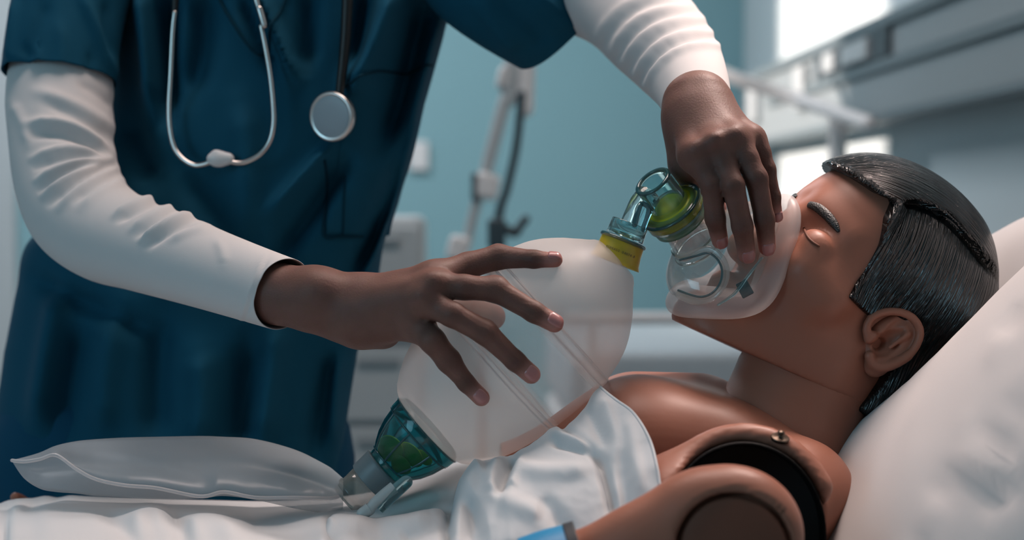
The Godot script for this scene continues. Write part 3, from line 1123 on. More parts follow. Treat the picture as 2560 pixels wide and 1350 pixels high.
func bag_mask() -> void:
	var D := BAG_D
	bag0 = P(1067, 1075, D)
	bag_ax = (P(1545, 645, D) - bag0).normalized()
	var t := thing("bag_valve_mask", "frosted resuscitation bag with teal valves, clear face mask and reservoir held by the nurse", "resuscitator", P(1060, 1180, D))
	var mb := Mb.new()
	var fine_prof := []
	for i in bag_prof.size() - 1:
		for k in 3:
			var a := k / 3.0
			fine_prof.append([R(lerpf(bag_prof[i][0], bag_prof[i + 1][0], a), D), R(lerpf(bag_prof[i][1], bag_prof[i + 1][1], a), D)])
	fine_prof.append([R(640, D), R(60, D)])
	for it in 2:
		for i in range(2, fine_prof.size() - 2):
			fine_prof[i] = [fine_prof[i][0], fine_prof[i][1] * 0.5 + (fine_prof[i - 1][1] + fine_prof[i + 1][1]) * 0.25]
	var tint := func(tt: float, a: float) -> Color:
		var x := tt * FPX / D
		var mid := smoothstep(238, 262, x) * (1.0 - smoothstep(372, 398, x))
		return Color(1, 1, 1, lerpf(0.56, 0.22, mid))
	lathe(mb, bag0, bag_ax, fine_prof, 96, null, tint)
	var bag := part("bag", t, mb.mesh(), M.bag_silicone)
	# raised rings of the bag
	for q in [[232.0, 216.0], [244.0, 217.0], [396.0, 217.0], [420.0, 210.0]]:
		var rb := Mb.new()
		var c := bag0 + bag_ax * R(q[0], D)
		lathe(rb, c, bag_ax, pxl([[-3.5, q[1] - 3], [-2, q[1] + 0.5], [0, q[1] + 2], [2, q[1] + 0.5], [3.5, q[1] - 3]], D), 96)
		part("rib", bag, rb.mesh(1), M.cushion_silicone)
	# neck: yellow collar, flange, cup
	var nk := (P(1572, 566, D) - P(1538, 652, D)).normalized()
	var nb := Mb.new()
	lathe(nb, P(1540, 648, D), nk, pxl([[-10, 66], [0, 61], [24, 57], [48, 56], [52, 50], [52, 0]], D), 64)
	part("collar", t, nb.mesh(), M.yellow_collar, "yellow collar with small grey print")
	_print(t, P(1540, 648, D), nk)
	var fb := Mb.new()
	lathe(fb, P(1557, 603, D), nk, pxl([[-3, 40], [-3, 58], [0, 61], [4, 61], [7, 58], [8, 50], [8, 40], [-3, 40]], D), 64)
	part("flange", t, fb.mesh(), M.teal_edge)
	var cb := Mb.new()
	lathe(cb, P(1561, 594, D), nk, pxl([[0, 49], [36, 47], [39, 46], [39, 43], [36, 42], [4, 43], [2, 20], [0, 20], [0, 49]], D), 64)
	part("valve_cup", t, cb.mesh(), M.teal_plastic)
	# patient valve
	var va := toward(-0.62 * 0.89, -0.78 * 0.89, 0.46)       # out of the face
	var vo := P(1631, 453, D - 0.005)                        # middle of the open port
	var stem := Mb.new()
	tube(stem, [[1580, 572, D, 34], [1592, 540, D, 33], [1606, 510, D, 33], [1622, 486, D + 0.005, 30]], 16, 40, 0, 0, 0.8)
	part("elbow_stem", t, stem.mesh(), M.teal_plastic)
	var wedge := Mb.new()
	tube(wedge, [[1602, 510, D - 0.012, 7], [1596, 522, D - 0.016, 8], [1586, 562, D - 0.013, 7]], 10, 12, 1, 1)
	tube(wedge, [[1605, 508, D - 0.012, 6], [1622, 520, D - 0.010, 7], [1616, 548, D - 0.008, 6], [1606, 574, D - 0.008, 6]], 14, 12, 1, 1)
	part("stem_rib", t, wedge.mesh(), M.teal_edge)
	var pb := Mb.new()
	lathe(pb, vo, va, pxl([[-88, 52], [-60, 51], [-8, 49], [-2, 48.5], [0, 46], [0, 40], [-2, 37], [-8, 36], [-60, 38], [-88, 40]], D), 64)
	part("exhalation_port", t, pb.mesh(), M.teal_plastic)
	var lip := Mb.new()
	lathe(lip, vo, va, pxl([[-4, 49], [-1, 50], [2, 48], [3, 44], [2, 40], [-1, 38], [-4, 39], [-4, 49]], D), 64)
	part("port_lip", t, lip.mesh(), M.teal_edge)
	var fl := Mb.new()
	lathe(fl, vo - va * R(88, D), va, pxl([[-34, 78], [-30, 81], [-26, 78], [-22, 81], [-18, 78], [-14, 82], [-6, 83], [0, 80], [3, 70], [2, 50], [-4, 48], [-34, 60]], D), 72)
	part("valve_ring", t, fl.mesh(), M.teal_plastic)
	var rim := Mb.new()
	lathe(rim, vo - va * R(90, D), va, pxl([[-4, 78], [-3, 84], [0, 86], [3, 84], [4, 78], [-4, 78]], D), 72)
	part("ring_rim", t, rim.mesh(), M.teal_edge)
	var yb := Mb.new()
	lathe(yb, vo - va * R(84, D), va, pxl([[-36, 66], [-30, 70], [-6, 72], [-2, 62], [0, 46], [6, 40], [14, 30], [16, 0]], D), 64)
	part("valve_seat", t, yb.mesh(1), M.yellow_valve, "yellow valve inside the clear housing")
	var gb := Mb.new()
	lathe(gb, vo - va * R(126, D), va, pxl([[-18, 64], [-16, 74], [0, 76], [4, 74], [5, 62]], D), 64)
	part("green_seal", t, gb.mesh(1), M.green_ring, "green seal ring")
	_mask(t, va, vo)
	_inlet(t)
	_reservoir(t)

func _print(t: Node3D, c: Vector3, ax: Vector3) -> void:
	# small printed line round the collar: it can be read as below
	var text := "05H6A50 04674 0"
	var up: Vector3 = cam_xf.basis.z
	up = (up - ax * up.dot(ax)).normalized()
	var side := ax.cross(up)
	if side.dot(cam_xf.basis.x) < 0.0:
		side = -side
	var r := R(60.5, BAG_D)
	var f := SystemFont.new()
	f.font_names = PackedStringArray(["Droid Sans Mono"])
	var k := 0
	var line := SurfaceTool.new()
	line.begin(Mesh.PRIMITIVE_TRIANGLES)
	for ch in text:
		var a := lerpf(-0.62, 0.66, float(k) / (text.length() - 1))
		k += 1
		if ch == " ":
			continue
		var tm := TextMesh.new()
		tm.text = ch
		tm.font = f
		tm.font_size = 16
		tm.pixel_size = 0.00017
		tm.depth = 0.0002
		var n := up * cos(a) + side * sin(a)
		var tan := (side * cos(a) - up * sin(a)).normalized()
		line.append_from(tm, 0, Transform3D(Basis(tan, ax, n), c + ax * R(20, BAG_D) + n * r))
	part("print", t, line.commit(), M.print_grey, "line of tiny grey letters and numbers")

var mk_o: Vector3
var mk_v: Vector3
var mk_a: Vector3
var mk_w: Vector3
var rim_list := PackedVector3Array()
func rim_raw(phi: float) -> Vector3:
	var wide := 0.049 * (1.0 - 0.22 * cos(phi))
	return mk_o + mk_v * 0.060 * cos(phi) + mk_w * wide * sin(phi) - mk_a * 0.022 * pow(sin(phi), 2.0)

func rim_make() -> void:                                     # the rim rests on the face; its lift is evened out along the rim
	var lift := PackedVector3Array()
	for k in 96:
		var p := rim_raw(TAU * k / 96)
		var s := p
		for i in 14:
			var d := head_sdf(p)
			if d > 0.005:
				break
			p += (grad(head_sdf, p) + mk_a * 1.2).normalized() * (0.0055 - d) * 0.8
		lift.append(p - s)
	rim_list.resize(96)
	for k in 96:
		var m := Vector3.ZERO
		var w := 0.0
		for j in range(-10, 11):
			var g := exp(-j * j / 40.0)
			m += lift[(k + j + 96) % 96] * g
			w += g
		rim_list[k] = rim_raw(TAU * k / 96) + m / w

func rim_pt(phi: float) -> Vector3:
	var x := fposmod(phi / TAU * 96.0, 96.0)
	var k := int(x)
	return rim_list[k % 96].lerp(rim_list[(k + 1) % 96], x - k)

func _mask(t: Node3D, va: Vector3, vo: Vector3) -> void:
	var D := BAG_D
	mk_v = toward(0.67, -0.74, 0.0)
	var a := Vector3(-0.73, 0.68, 0)
	mk_a = (cam_xf.basis * (a * cos(0.34) + Vector3(0, 0, sin(0.34)))).normalized()
	mk_a = (mk_a - mk_v * mk_a.dot(mk_v)).normalized()
	mk_w = mk_v.cross(mk_a).normalized()
	if mk_w.dot(cam_xf.basis.z) < 0.0:
		mk_w = -mk_w
	mk_o = P(1850, 646, 1.462)
	rim_make()
	# soft cushion: a fat ring that follows the face
	var c := Mb.new()
	var rows := []
	for j in 97:
		var phi := TAU * j / 96
		var p := rim_pt(phi)
		var d := (rim_pt(phi + 0.08) - rim_pt(phi - 0.08)).normalized()
		var n := (mk_a - d * mk_a.dot(d)).normalized()
		var o := d.cross(n)
		if o.dot(p - mk_o) < 0.0:
			o = -o
		var row := PackedVector3Array()
		var big := 0.0125 + 0.0025 * sin(phi)
		for i in 20:
			var b := TAU * i / 20
			row.append(p - o * 0.008 + n * cos(b) * 0.0095 + o * sin(b) * big * 1.2)
		rows.append(row)
	c.grid(rows, true)
	part("cushion", t, c.mesh(), M.cushion_silicone, "soft milky rim of the mask")
	# dome: from the rim up to the round neck
	var nc := vo - va * R(205, D)
	var s1 := mk_w
	s1 = (s1 - va * s1.dot(va)).normalized()
	var s2 := (mk_v - va * mk_v.dot(va)).normalized()
	var dome := Mb.new()
	rows = []
	for j in 25:
		var s := j / 24.0
		var row := PackedVector3Array()
		for i in 72:
			var phi := TAU * i / 72
			var low := mk_o + (rim_pt(phi) - mk_o) * 0.93 + mk_a * 0.010
			var high := nc + (s2 * cos(phi) + s1 * sin(phi)) * R(60, D)
			var e := s * s * (3 - 2 * s)
			var mid := low.lerp(high, s)
			# bulge out before closing in
			row.append(mid.lerp(low.lerp(high, e), 0.4) + mk_a * 0.005 * sin(PI * s) + (rim_pt(phi) - mk_o) * 0.05 * sin(PI * s) * (1.0 - 0.5 * s))
		rows.append(row)
	dome.grid(rows, true)
	part("dome", t, dome.mesh(), M.dome_plastic, "clear hard shell of the mask")
	var nb := Mb.new()
	lathe(nb, nc, va, pxl([[-4, 62], [0, 64], [4, 60], [30, 58], [60, 57], [72, 58], [72, 52], [0, 54]], D), 64)
	part("mask_neck", t, nb.mesh(1), M.dome_plastic)
	for k in [[0.0, 64.0], [-26.0, 68.0]]:
		var rb := Mb.new()
		lathe(rb, nc + va * R(k[0], D), va, pxl([[-4, k[1] - 3], [-3, k[1] + 2], [0, k[1] + 4], [3, k[1] + 2], [4, k[1] - 3], [-4, k[1] - 3]], D), 64)
		part("neck_ring", t, rb.mesh(), M.teal_plastic)
	# hook ring on the near side of the shell
	var hk := Mb.new()
	tube(hk, [[1696, 734, D - 0.018, 11], [1712, 742, D - 0.026, 12], [1745, 752, D - 0.040, 12], [1782, 742, D - 0.050, 12], [1808, 712, D - 0.052, 12], [1814, 676, D - 0.048, 12], [1800, 642, D - 0.042, 11], [1772, 624, D - 0.036, 10], [1740, 632, D - 0.030, 10], [1712, 644, D - 0.022, 10], [1692, 640, D - 0.012, 10]], 60, 16, 1, 1, 0.5)
	part("hook_ring", t, hk.mesh(), M.dome_plastic, "clear hook ring round the valve end")
	var h2 := Mb.new()
	tube(h2, [[1696, 726, D - 0.020, 3], [1745, 742, D - 0.044, 3], [1778, 734, D - 0.054, 3], [1800, 708, D - 0.056, 3], [1805, 676, D - 0.052, 3], [1793, 648, D - 0.046, 3], [1770, 633, D - 0.040, 3], [1740, 640, D - 0.034, 3], [1700, 650, D - 0.022, 3]], 60, 10, 1, 1)
	part("ring_edge", t, h2.mesh(), M.teal_edge)
	# inflation valve: small teal tab and its stem
	var ib := Mb.new()
	var ip := P(1862, 722, D - 0.032)
	rbox(ib, Vector3(0.010, 0.013, 0.003), 0.001, Transform3D(Basis(toward(0.88, -0.48, 0.2), toward(0.45, 0.88, 0.1), toward(-0.1, 0, 1)).orthonormalized(), ip))
	part("inflation_valve", t, ib.mesh(1), M.teal_edge, "small teal inflation valve")
	var is_ := Mb.new()
	tube(is_, [[1795, 762, D - 0.030, 3], [1836, 734, D - 0.038, 4], [1870, 690, D - 0.040, 4], [1905, 645, D - 0.036, 3]], 20, 10, 1, 1)
	part("inflation_tube", t, is_.mesh(), M.teal_plastic)

func _inlet(t: Node3D) -> void:
	var D := BAG_D
	var ax := -bag_ax
	var b := Mb.new()
	lathe(b, bag0, ax, pxl([[-14, 96], [-6, 104], [-2, 106], [24, 104], [28, 100], [32, 98], [60, 92], [90, 80], [112, 66], [124, 56], [128, 54], [150, 53], [150, 47], [126, 48], [110, 58], [88, 72], [58, 85], [30, 91], [-12, 92], [-14, 96]], D), 72)
	part("inlet_housing", t, b.mesh(), M.teal_dark_plastic, "dark teal inlet valve housing")
	var r := Mb.new()
	for q in [[0.0, 106.0], [28.0, 101.0], [124.0, 58.0]]:
		lathe(r, bag0 + ax * R(q[0], D), ax, pxl([[-3, q[1] - 4], [-2, q[1] + 1], [0, q[1] + 2.5], [2, q[1] + 1], [3, q[1] - 4], [-3, q[1] - 4]], D), 72)
	part("housing_rim", t, r.mesh(), M.teal_edge)
	# ribs down the housing
	var up := cam_xf.basis.z
	up = (up - ax * up.dot(ax)).normalized()
	var side := ax.cross(up)
	for k in 8:
		var a := TAU * k / 8 + 0.25
		var dir := up * cos(a) + side * sin(a)
		var c := PackedVector3Array()
		var rr := PackedFloat32Array()
		for q in [[30, 99], [60, 92], [90, 80], [112, 66], [124, 57]]:
			c.append(bag0 + ax * R(q[0], D) + dir * R(q[1], D))
			rr.append(R(3.0, D))
		var rb := Mb.new()
		tube_w(rb, c, rr, 8, 1, 1)
		part("housing_rib", t, rb.mesh(), M.teal_edge)
	for q in [[978, 1120, 36, 22], [1028, 1136, 38, 20], [1062, 1142, 24, 14], [1004, 1160, 30, 14]]:
		var yb := Mb.new()
		var n := toward(-0.35, 0.1, 0.9)
		var c := P(q[0], q[1], D - 0.004)
		var u := toward(0.67, 0.74)
		var rows := []
		for s in [[-0.0012, 0.0], [-0.0012, 0.9], [0.0, 1.0], [0.0012, 0.9], [0.0018, 0.4], [0.002, 0.0]]:
			var row := PackedVector3Array()
			for i in 28:
				var a := TAU * i / 28
				row.append(c + n * s[0] + (u * cos(a) * R(q[2], D) + n.cross(u) * sin(a) * R(q[3] * 1.4, D)) * s[1])
			rows.append(row)
		yb.grid(rows, true)
		part("valve_flap", t, yb.mesh(), M.yellow_flap, "yellow flap inside the teal housing")
	# grey collar and clear connector to the reservoir
	var g := Mb.new()
	var g0 := bag0 + ax * R(140, D)
	lathe(g, g0, ax, pxl([[0, 0], [0, 58], [3, 62], [8, 60], [56, 58], [58, 54], [58, 0]], D), 56)
	part("collar_ring", t, g.mesh(), M.grey_connector, "grey collar")
	var k := Mb.new()
	lathe(k, g0 + ax * R(57, D), ax, pxl([[0, 0], [0, 52], [40, 50], [44, 54], [50, 54], [54, 48], [70, 46], [70, 0]], D), 56)
	part("reservoir_connector", t, k.mesh(), M.clear_connector, "clear connector of the reservoir")
	# oxygen nipple
	var n := Mb.new()
	tube(n, [[985, 1218, D - 0.045, 15], [962, 1236, D - 0.047, 15], [938, 1257, D - 0.049, 14], [928, 1268, D - 0.050, 13], [924, 1272, D - 0.050, 16], [906, 1284, D - 0.051, 15]], 24, 24, 0, 1)
	part("oxygen_nipple", t, n.mesh(), M.nipple_white, "pale oxygen nipple")
	var n2 := Mb.new()
	tube(n2, [[1015, 1205, D - 0.043, 17], [985, 1232, D - 0.045, 18], [946, 1272, D - 0.047, 15]], 12, 24, 1, 0)
	part("nipple_sleeve", t, n2.mesh(), M.teal_plastic)

func _reservoir(t: Node3D) -> void:
	var keys := [[858, 1196, 1237, 1280], [840, 1180, 1243, 1284], [815, 1162, 1246, 1284], [740, 1125, 1244, 1272], [640, 1098, 1244, 1250], [560, 1092, 1230, 1240], [500, 1090, 1241, 1246], [390, 1092, 1220, 1248], [310, 1094, 1213, 1243], [240, 1098, 1198, 1240], [190, 1103, 1172, 1234], [140, 1114, 1138, 1230], [100, 1131, 1148, 1222], [60, 1143, 1154, 1196], [30, 1150, 1151, 1153]]
	var rows := []
	var st := strokes([[160, 1140, 330, 1150, 520, 1205, -2.5, 12], [420, 1120, 560, 1160, 700, 1215, 2.0, 14], [690, 1130, 720, 1180, 700, 1230, 2.0, 10], [730, 1225, 790, 1190, 840, 1200, -2.0, 8], [560, 1110, 640, 1130, 690, 1200, -1.5, 14], [250, 1120, 400, 1135, 480, 1180, 1.5, 14], [780, 1150, 820, 1190, 812, 1235, 3.0, 8], [760, 1215, 800, 1212, 850, 1222, 2.0, 6]])
	for q in spline(keys, 110):
		var row := PackedVector3Array()
		var thick := clampf((q[3] - q[1]) / 150.0, 0.02, 1.0)
		for i in 40:
			var y: float
			var d: float
			if i < 16:
				var e := i / 16.0
				y = lerpf(q[1], q[2], e)
				d = 1.475 - 0.105 * thick * sin(e * PI * 0.5)
				if i == 15:
					d -= 0.0
			elif i < 24:
				var e := (i - 16) / 8.0
				y = lerpf(q[2], q[3], e)
				d = 1.475 - 0.105 * thick + 0.03 * thick * (1.0 - cos(e * PI * 0.5)) + 0.006 * thick * sin(e * PI)
			else:
				var e := (i - 24) / 16.0
				y = lerpf(q[3], q[1], e)
				d = lerpf(1.475 - 0.075 * thick, 1.475, e) + 0.055 * thick * sin(e * PI)
			var p := P(q[0], y, d)
			if i < 24:
				p += cam_xf.basis.z * fold(st, p)
			row.append(p)
		rows.append(row)
	var mb := Mb.new()
	mb.grid(rows, true)
	var bag := part("reservoir_bag", t, mb.mesh(), M.reservoir_film, "flat milky reservoir bag lying on the sheet")
	# welded seam
	var sp := PackedVector3Array()
	var sr := PackedFloat32Array()
	for q in spline(keys, 90):
		if q[0] > 845:
			continue
		var thick := clampf((q[3] - q[1]) / 150.0, 0.02, 1.0)
		sp.append(P(q[0], q[2], 1.475 - 0.107 * thick))
		sr.append(0.0015)
	var sb := Mb.new()
	tube_w(sb, sp, sr, 8, 1, 1)
	part("welded_seam", bag, sb.mesh(), M.cushion_silicone)
# ---------------------------------------------------------------- linen
func lerp_keys(keys: Array, x: float, c := 1) -> float:
	if x <= keys[0][0]:
		return keys[0][c]
	for i in keys.size() - 1:
		if x < keys[i + 1][0]:
			var t: float = (x - keys[i][0]) / (keys[i + 1][0] - keys[i][0])
			var p0: float = keys[maxi(i - 1, 0)][c]
			var p1: float = keys[i][c]
			var p2: float = keys[i + 1][c]
			var p3: float = keys[mini(i + 2, keys.size() - 1)][c]
			return 0.5 * (2.0 * p1 + (p2 - p0) * t + (2.0 * p0 - 5.0 * p1 + 4.0 * p2 - p3) * t * t + (3.0 * p1 - p0 - 3.0 * p2 + p3) * t * t * t)
	return keys[-1][c]

var crumple: FastNoiseLite
func linen() -> void:
	crumple = FastNoiseLite.new()
	crumple.seed = 8
	crumple.frequency = 16.0
	crumple.fractal_type = FastNoiseLite.FRACTAL_RIDGED
	crumple.fractal_octaves = 3
	# sheet over the legs, at the left
	var st := strokes_k(1.1, [[25, 1255, 4, 1300, 12, 1400, -5, 10], [60, 1270, 100, 1250, 160, 1236, -4, 10], [150, 1330, 420, 1300, 700, 1345, 5, 40], [330, 1345, 380, 1265, 420, 1330, 7, 30], [470, 1345, 520, 1290, 600, 1360, 6, 26], [250, 1290, 330, 1320, 340, 1400, -5, 24], [420, 1290, 460, 1320, 470, 1400, -6, 22], [600, 1300, 700, 1310, 820, 1360, -7, 30], [0, 1400, 200, 1360, 420, 1420, 6, 40]])
	var rowk := [[1.10, 1460], [1.18, 1392], [1.26, 1343], [1.34, 1303], [1.42, 1275], [1.50, 1256], [1.57, 1245], [1.61, 1250], [1.635, 1285], [1.645, 1400], [1.65, 1600]]
	var topk := [[-120, 14], [0, 14], [20, 4], [80, 0], [120, -8], [250, -2], [400, 4], [700, 8], [850, -2], [960, -22], [1060, -62], [1150, -92], [1340, -110]]
	var rows := []
	for q in spline(rowk, 90):
		var row := PackedVector3Array()
		for i in 150:
			var x := lerpf(-160, 1340, i / 149.0)
			var up: float = lerp_keys(topk, x)
			var p := P(x, q[1] + (up if up > 0.0 or x < 700.0 else up * smoothstep(1.38, 1.50, q[0])) + 110.0 * smoothstep(800.0, 900.0, x) * (1.0 - smoothstep(1.34, 1.42, q[0])), q[0])
			p += (cam_xf.basis.y * 0.8 + cam_xf.basis.z * 0.4) * fold(st, p)
			row.append(p)
		rows.append(row)
	var mb := Mb.new()
	mb.grid(rows, false)
	var under := []
	for k in rows.size():
		var row := PackedVector3Array()
		for p in rows[rows.size() - 1 - k]:
			row.append(p - Vector3(0, 0.0015, 0))
		under.append(row)
	mb.grid(under, false)
	var top_n := mb.mesh(_upward(rows))
	tag(part("bed_sheet", self, top_n, M.sheet_cotton), "white sheet spread over the bed under the flat reservoir bag", "sheet")
	# drape over the chest and belly
	var ds := strokes_k(2.2, [
		[1340, 1100, 1410, 1050, 1480, 1120, 5, 16], [1395, 1070, 1450, 1080, 1500, 1150, -6, 12], [1490, 1120, 1520, 1200, 1536, 1300, -8, 13],
		[1500, 1000, 1530, 1060, 1545, 1160, 6, 20], [1470, 1010, 1490, 1060, 1520, 1120, -4, 14], [1560, 1040, 1585, 1120, 1600, 1230, 3, 20], [1540, 1100, 1560, 1200, 1570, 1300, -3, 16],
		[1285, 1140, 1262, 1180, 1246, 1228, -8, 14], [1250, 1150, 1225, 1190, 1226, 1235, 5, 14], [1275, 1215, 1285, 1190, 1300, 1150, 4, 12],
		[1205, 1160, 1160, 1200, 1140, 1340, 8, 22], [1125, 1240, 1120, 1300, 1118, 1360, -9, 14],
		[1290, 1165, 1360, 1195, 1480, 1170, 5, 22], [1380, 1105, 1430, 1112, 1470, 1130, -5, 10], [1370, 1092, 1430, 1098, 1476, 1116, 3, 7], [1250, 1240, 1300, 1270, 1360, 1280, 4, 26], [1340, 1240, 1400, 1290, 1420, 1350, -4, 24],
		[1180, 1240, 1190, 1300, 1180, 1360, -4, 22], [850, 1300, 990, 1330, 1080, 1290, 5, 18], [1000, 1345, 1060, 1320, 1120, 1300, -5, 16], [830, 1300, 818, 1330, 810, 1370, 5, 12], [890, 1330, 950, 1350, 1000, 1370, -4, 16]])
	var topd := [[780, 1352], [805, 1335], [828, 1296], [850, 1287], [890, 1296], [940, 1312], [1000, 1294], [1070, 1276], [1110, 1268], [1134, 1252], [1150, 1206], [1190, 1168], [1280, 1132], [1380, 1088], [1440, 1044], [1500, 968]]
	var hem := [[0.0, 1668], [0.35, 1662], [0.6, 1645], [0.75, 1625], [0.88, 1582], [1.0, 1502]]
	rows = []
	var nj := 110
	for j in nj + 1:
		var a := float(j) / nj * PI * 0.86                 # 0 near and low, half pi on top, then down behind
		var e := sin(minf(a, PI * 0.5))
		var row := PackedVector3Array()
		var xr := lerp_keys(hem, e) if a < PI * 0.5 else 1502.0 - (a - PI * 0.5) * 30.0
		for i in 190:
			var u := i / 189.0
			var x := lerpf(785, xr, u)
			var x_top := lerpf(785, 1502, u)
			var ty := lerp_keys(topd, x_top)
			var h := clampf((1330.0 - ty) / 300.0, 0.05, 1.2)
			var low := 1500.0
			var y := lerpf(low, ty, e) if a < PI * 0.5 else lerpf(1480.0, ty, sin(a))
			# near the hem the cloth follows the breast
			var d := 1.385 - (0.135 + 0.03 * h) * cos(a) if a < PI * 0.5 else 1.385 - 0.30 * cos(a)
			d += 0.02 * smoothstep(0.8, 1.0, u) * e
			var p := P(x, y, d)
			p += (cam_xf.basis.z * cos(minf(a, PI * 0.5)) + cam_xf.basis.y * sin(a) * 0.5) * fold(ds, p) if a < PI * 0.6 else Vector3.ZERO
			p += cam_xf.basis.z * crumple.get_noise_3d(p.x * 1.0, p.y * 0.7, p.z) * 0.0022
			row.append(p)
		rows.append(row)
	mb = Mb.new()
	mb.grid(rows, false)
	under = []
	for k in rows.size():
		var row := PackedVector3Array()
		for p in rows[rows.size() - 1 - k]:
			row.append(p - Vector3(0, 0.001, 0.0008))
		under.append(row)
	mb.grid(under, false)
	# turned edge along the hem
	var hc := PackedVector3Array()
	var hr := PackedFloat32Array()
	for row in rows:
		hc.append(row[189])
		hr.append(0.0012)
	tube_w(mb, hc, hr, 8, 1, 1)
	tag(part("chest_drape", self, mb.mesh(_upward(rows)), M.sheet_cotton), "white cotton drape bunched over the manikin's chest", "drape")
	_pillow()

func _upward(rows: Array) -> int:
	var a: Vector3 = rows[2][2]
	var n: Vector3 = (rows[3][2] - a).cross(rows[2][3] - a)    # the mesh's own normal for [a, right, next] is (c-a)x(b-a)
	return 1 if n.dot(cam_xf.basis.y + cam_xf.basis.z) > 0.0 else -1

func tag(o: Node3D, label: String, category: String, group := "", kind := "") -> Node3D:
	o.set_meta("label", label)
	o.set_meta("category", category)
	if group:
		o.set_meta("group", group)
	if kind:
		o.set_meta("kind", kind)
	return o

func _pillow() -> void:
	var n := toward(-0.76, -0.65, 0.06)
	var u := toward(0.62, -0.78, 0.0)
	u = (u - n * u.dot(n)).normalized()
	var w := u.cross(n).normalized()
	if w.dot(cam_xf.basis.z) < 0.0:
		w = -w
	var c := P(2492, 1120, 1.43)
	var st := strokes_k(1.3, [[2360, 1130, 2440, 1140, 2520, 1190, 5, 16], [2390, 1110, 2450, 1105, 2540, 1150, -6, 18], [2400, 1060, 2480, 1060, 2560, 1150, 4, 16], [2330, 1190, 2420, 1200, 2500, 1250, -4, 20], [2280, 1290, 2350, 1290, 2420, 1320, 3, 16], [2460, 1040, 2520, 1050, 2570, 1080, -5, 18], [2470, 950, 2510, 945, 2560, 955, 2, 10], [2480, 870, 2520, 860, 2580, 880, 4, 14], [2500, 800, 2540, 790, 2600, 800, -4, 14], [2440, 1250, 2500, 1220, 2560, 1230, -4, 24]])
	var rows := []
	var L := 0.256
	var W := 0.31
	var T := 0.105
	for side: float in [1.0, -1.0]:
		for jj in 61:
			var j: int = jj if side > 0.0 else 60 - jj
			var row := PackedVector3Array()
			if side < 0.0 and (jj == 0):
				continue
			for i in 81:
				var a := -1.0 + j / 30.0
				var b := -1.0 + i / 40.0
				a = sin(a * PI * 0.5)
				b = sin(b * PI * 0.5)
				var pu := a * L * (1.0 - 0.06 * b * b)
				var pw := b * W * (1.0 - 0.05 * a * a)
				var h := T * pow(maxf(0.0, 1.0 - pow(absf(a), 2.6)), 0.55) * pow(maxf(0.0, 1.0 - pow(absf(b), 2.8)), 0.55)
				if side > 0.0:
					h -= 0.07 * exp(-pow((pu - 0.07) / 0.10, 2.0) - pow((pw + 0.075) / 0.075, 2.0))
					h = maxf(h, -0.05)
				var p := c + u * pu + w * pw + n * (h * side)
				if side > 0.0:
					p += n * (fold(st, p) + 0.0016 * crumple.get_noise_3dv(p * 0.6))
				row.append(p)
			rows.append(row)
	var mb := Mb.new()
	mb.grid(rows, false)
	var o := thing("pillow", "plump white pillow under the manikin's head", "pillow", P(2440, 1300, 1.43))
	part("pillowcase", o, mb.mesh(), M.pillow_cotton)
# ---------------------------------------------------------------- nurse
class Hand:
	var palm_a := PackedVector3Array()
	var palm_b := PackedVector3Array()
	var palm_r := PackedVector2Array()
	var fingers := []        # each: [points, radii]
	var bumps := []          # [centre, radius]
	var k_palm := 0.012
	var k_web := 0.011
	func eval(p: Vector3) -> float:
		var d := 1e9
		for i in palm_a.size():
			var a := palm_a[i]
			var ab := palm_b[i] - a
			var t := clampf((p - a).dot(ab) / maxf(ab.length_squared(), 1e-9), 0.0, 1.0)
			var r := palm_r[i]
			var e := (p - a - ab * t).length() - lerpf(r.x, r.y, t)
			var h := k_palm - absf(d - e)
			d = minf(d, e) - (h * h * 0.25 / k_palm if h > 0.0 else 0.0)
		for b in bumps:
			var e: float = (p - b[0]).length() - b[1]
			var k: float = b[2]
			var h := k - absf(d - e)
			d = minf(d, e) - (h * h * 0.25 / k if h > 0.0 else 0.0)
		var best := d
		for f in fingers:
			var pts: PackedVector3Array = f[0]
			var rad: PackedFloat32Array = f[1]
			if (p - f[2]).length() - f[3] > minf(best, 0.03) + 0.02:
				continue
			var g := 1e9
			for i in pts.size() - 1:
				var a := pts[i]
				var ab := pts[i + 1] - a
				var t := clampf((p - a).dot(ab) / maxf(ab.length_squared(), 1e-9), 0.0, 1.0)
				var e := (p - a - ab * t).length() - lerpf(rad[i], rad[i + 1], t)
				var k := 0.0035
				var h := k - absf(g - e)
				g = minf(g, e) - (h * h * 0.25 / k if h > 0.0 else 0.0)
			var h2 := k_web - absf(d - g)
			best = minf(best, minf(d, g) - (h2 * h2 * 0.25 / k_web if h2 > 0.0 else 0.0))
		return best
	func bound() -> void:
		for f in fingers:
			var c := Vector3.ZERO
			for q in f[0]:
				c += q
			c /= f[0].size()
			var r := 0.0
			for i in f[0].size():
				r = maxf(r, (f[0][i] - c).length() + f[1][i])
			f.append(c)
			f.append(r)

func hand_of(palm: Array, fingers: Array, bumps: Array) -> Hand:
	var h := Hand.new()
	for b in palm:
		h.palm_a.append(P(b[0], b[1], b[2]))
		h.palm_b.append(P(b[4], b[5], b[6]))
		h.palm_r.append(Vector2(R(b[3], b[2]), R(b[7], b[6])))
	for f in fingers:
		var pts := PackedVector3Array()
		var rad := PackedFloat32Array()
		for q in f:
			pts.append(P(q[0], q[1], q[2]))
			rad.append(R(q[3], q[2]))
		h.fingers.append([pts, rad])
	for b in bumps:
		h.bumps.append([P(b[0], b[1], b[2]), R(b[3], b[2]), b[4]])
	h.bound()
	return h

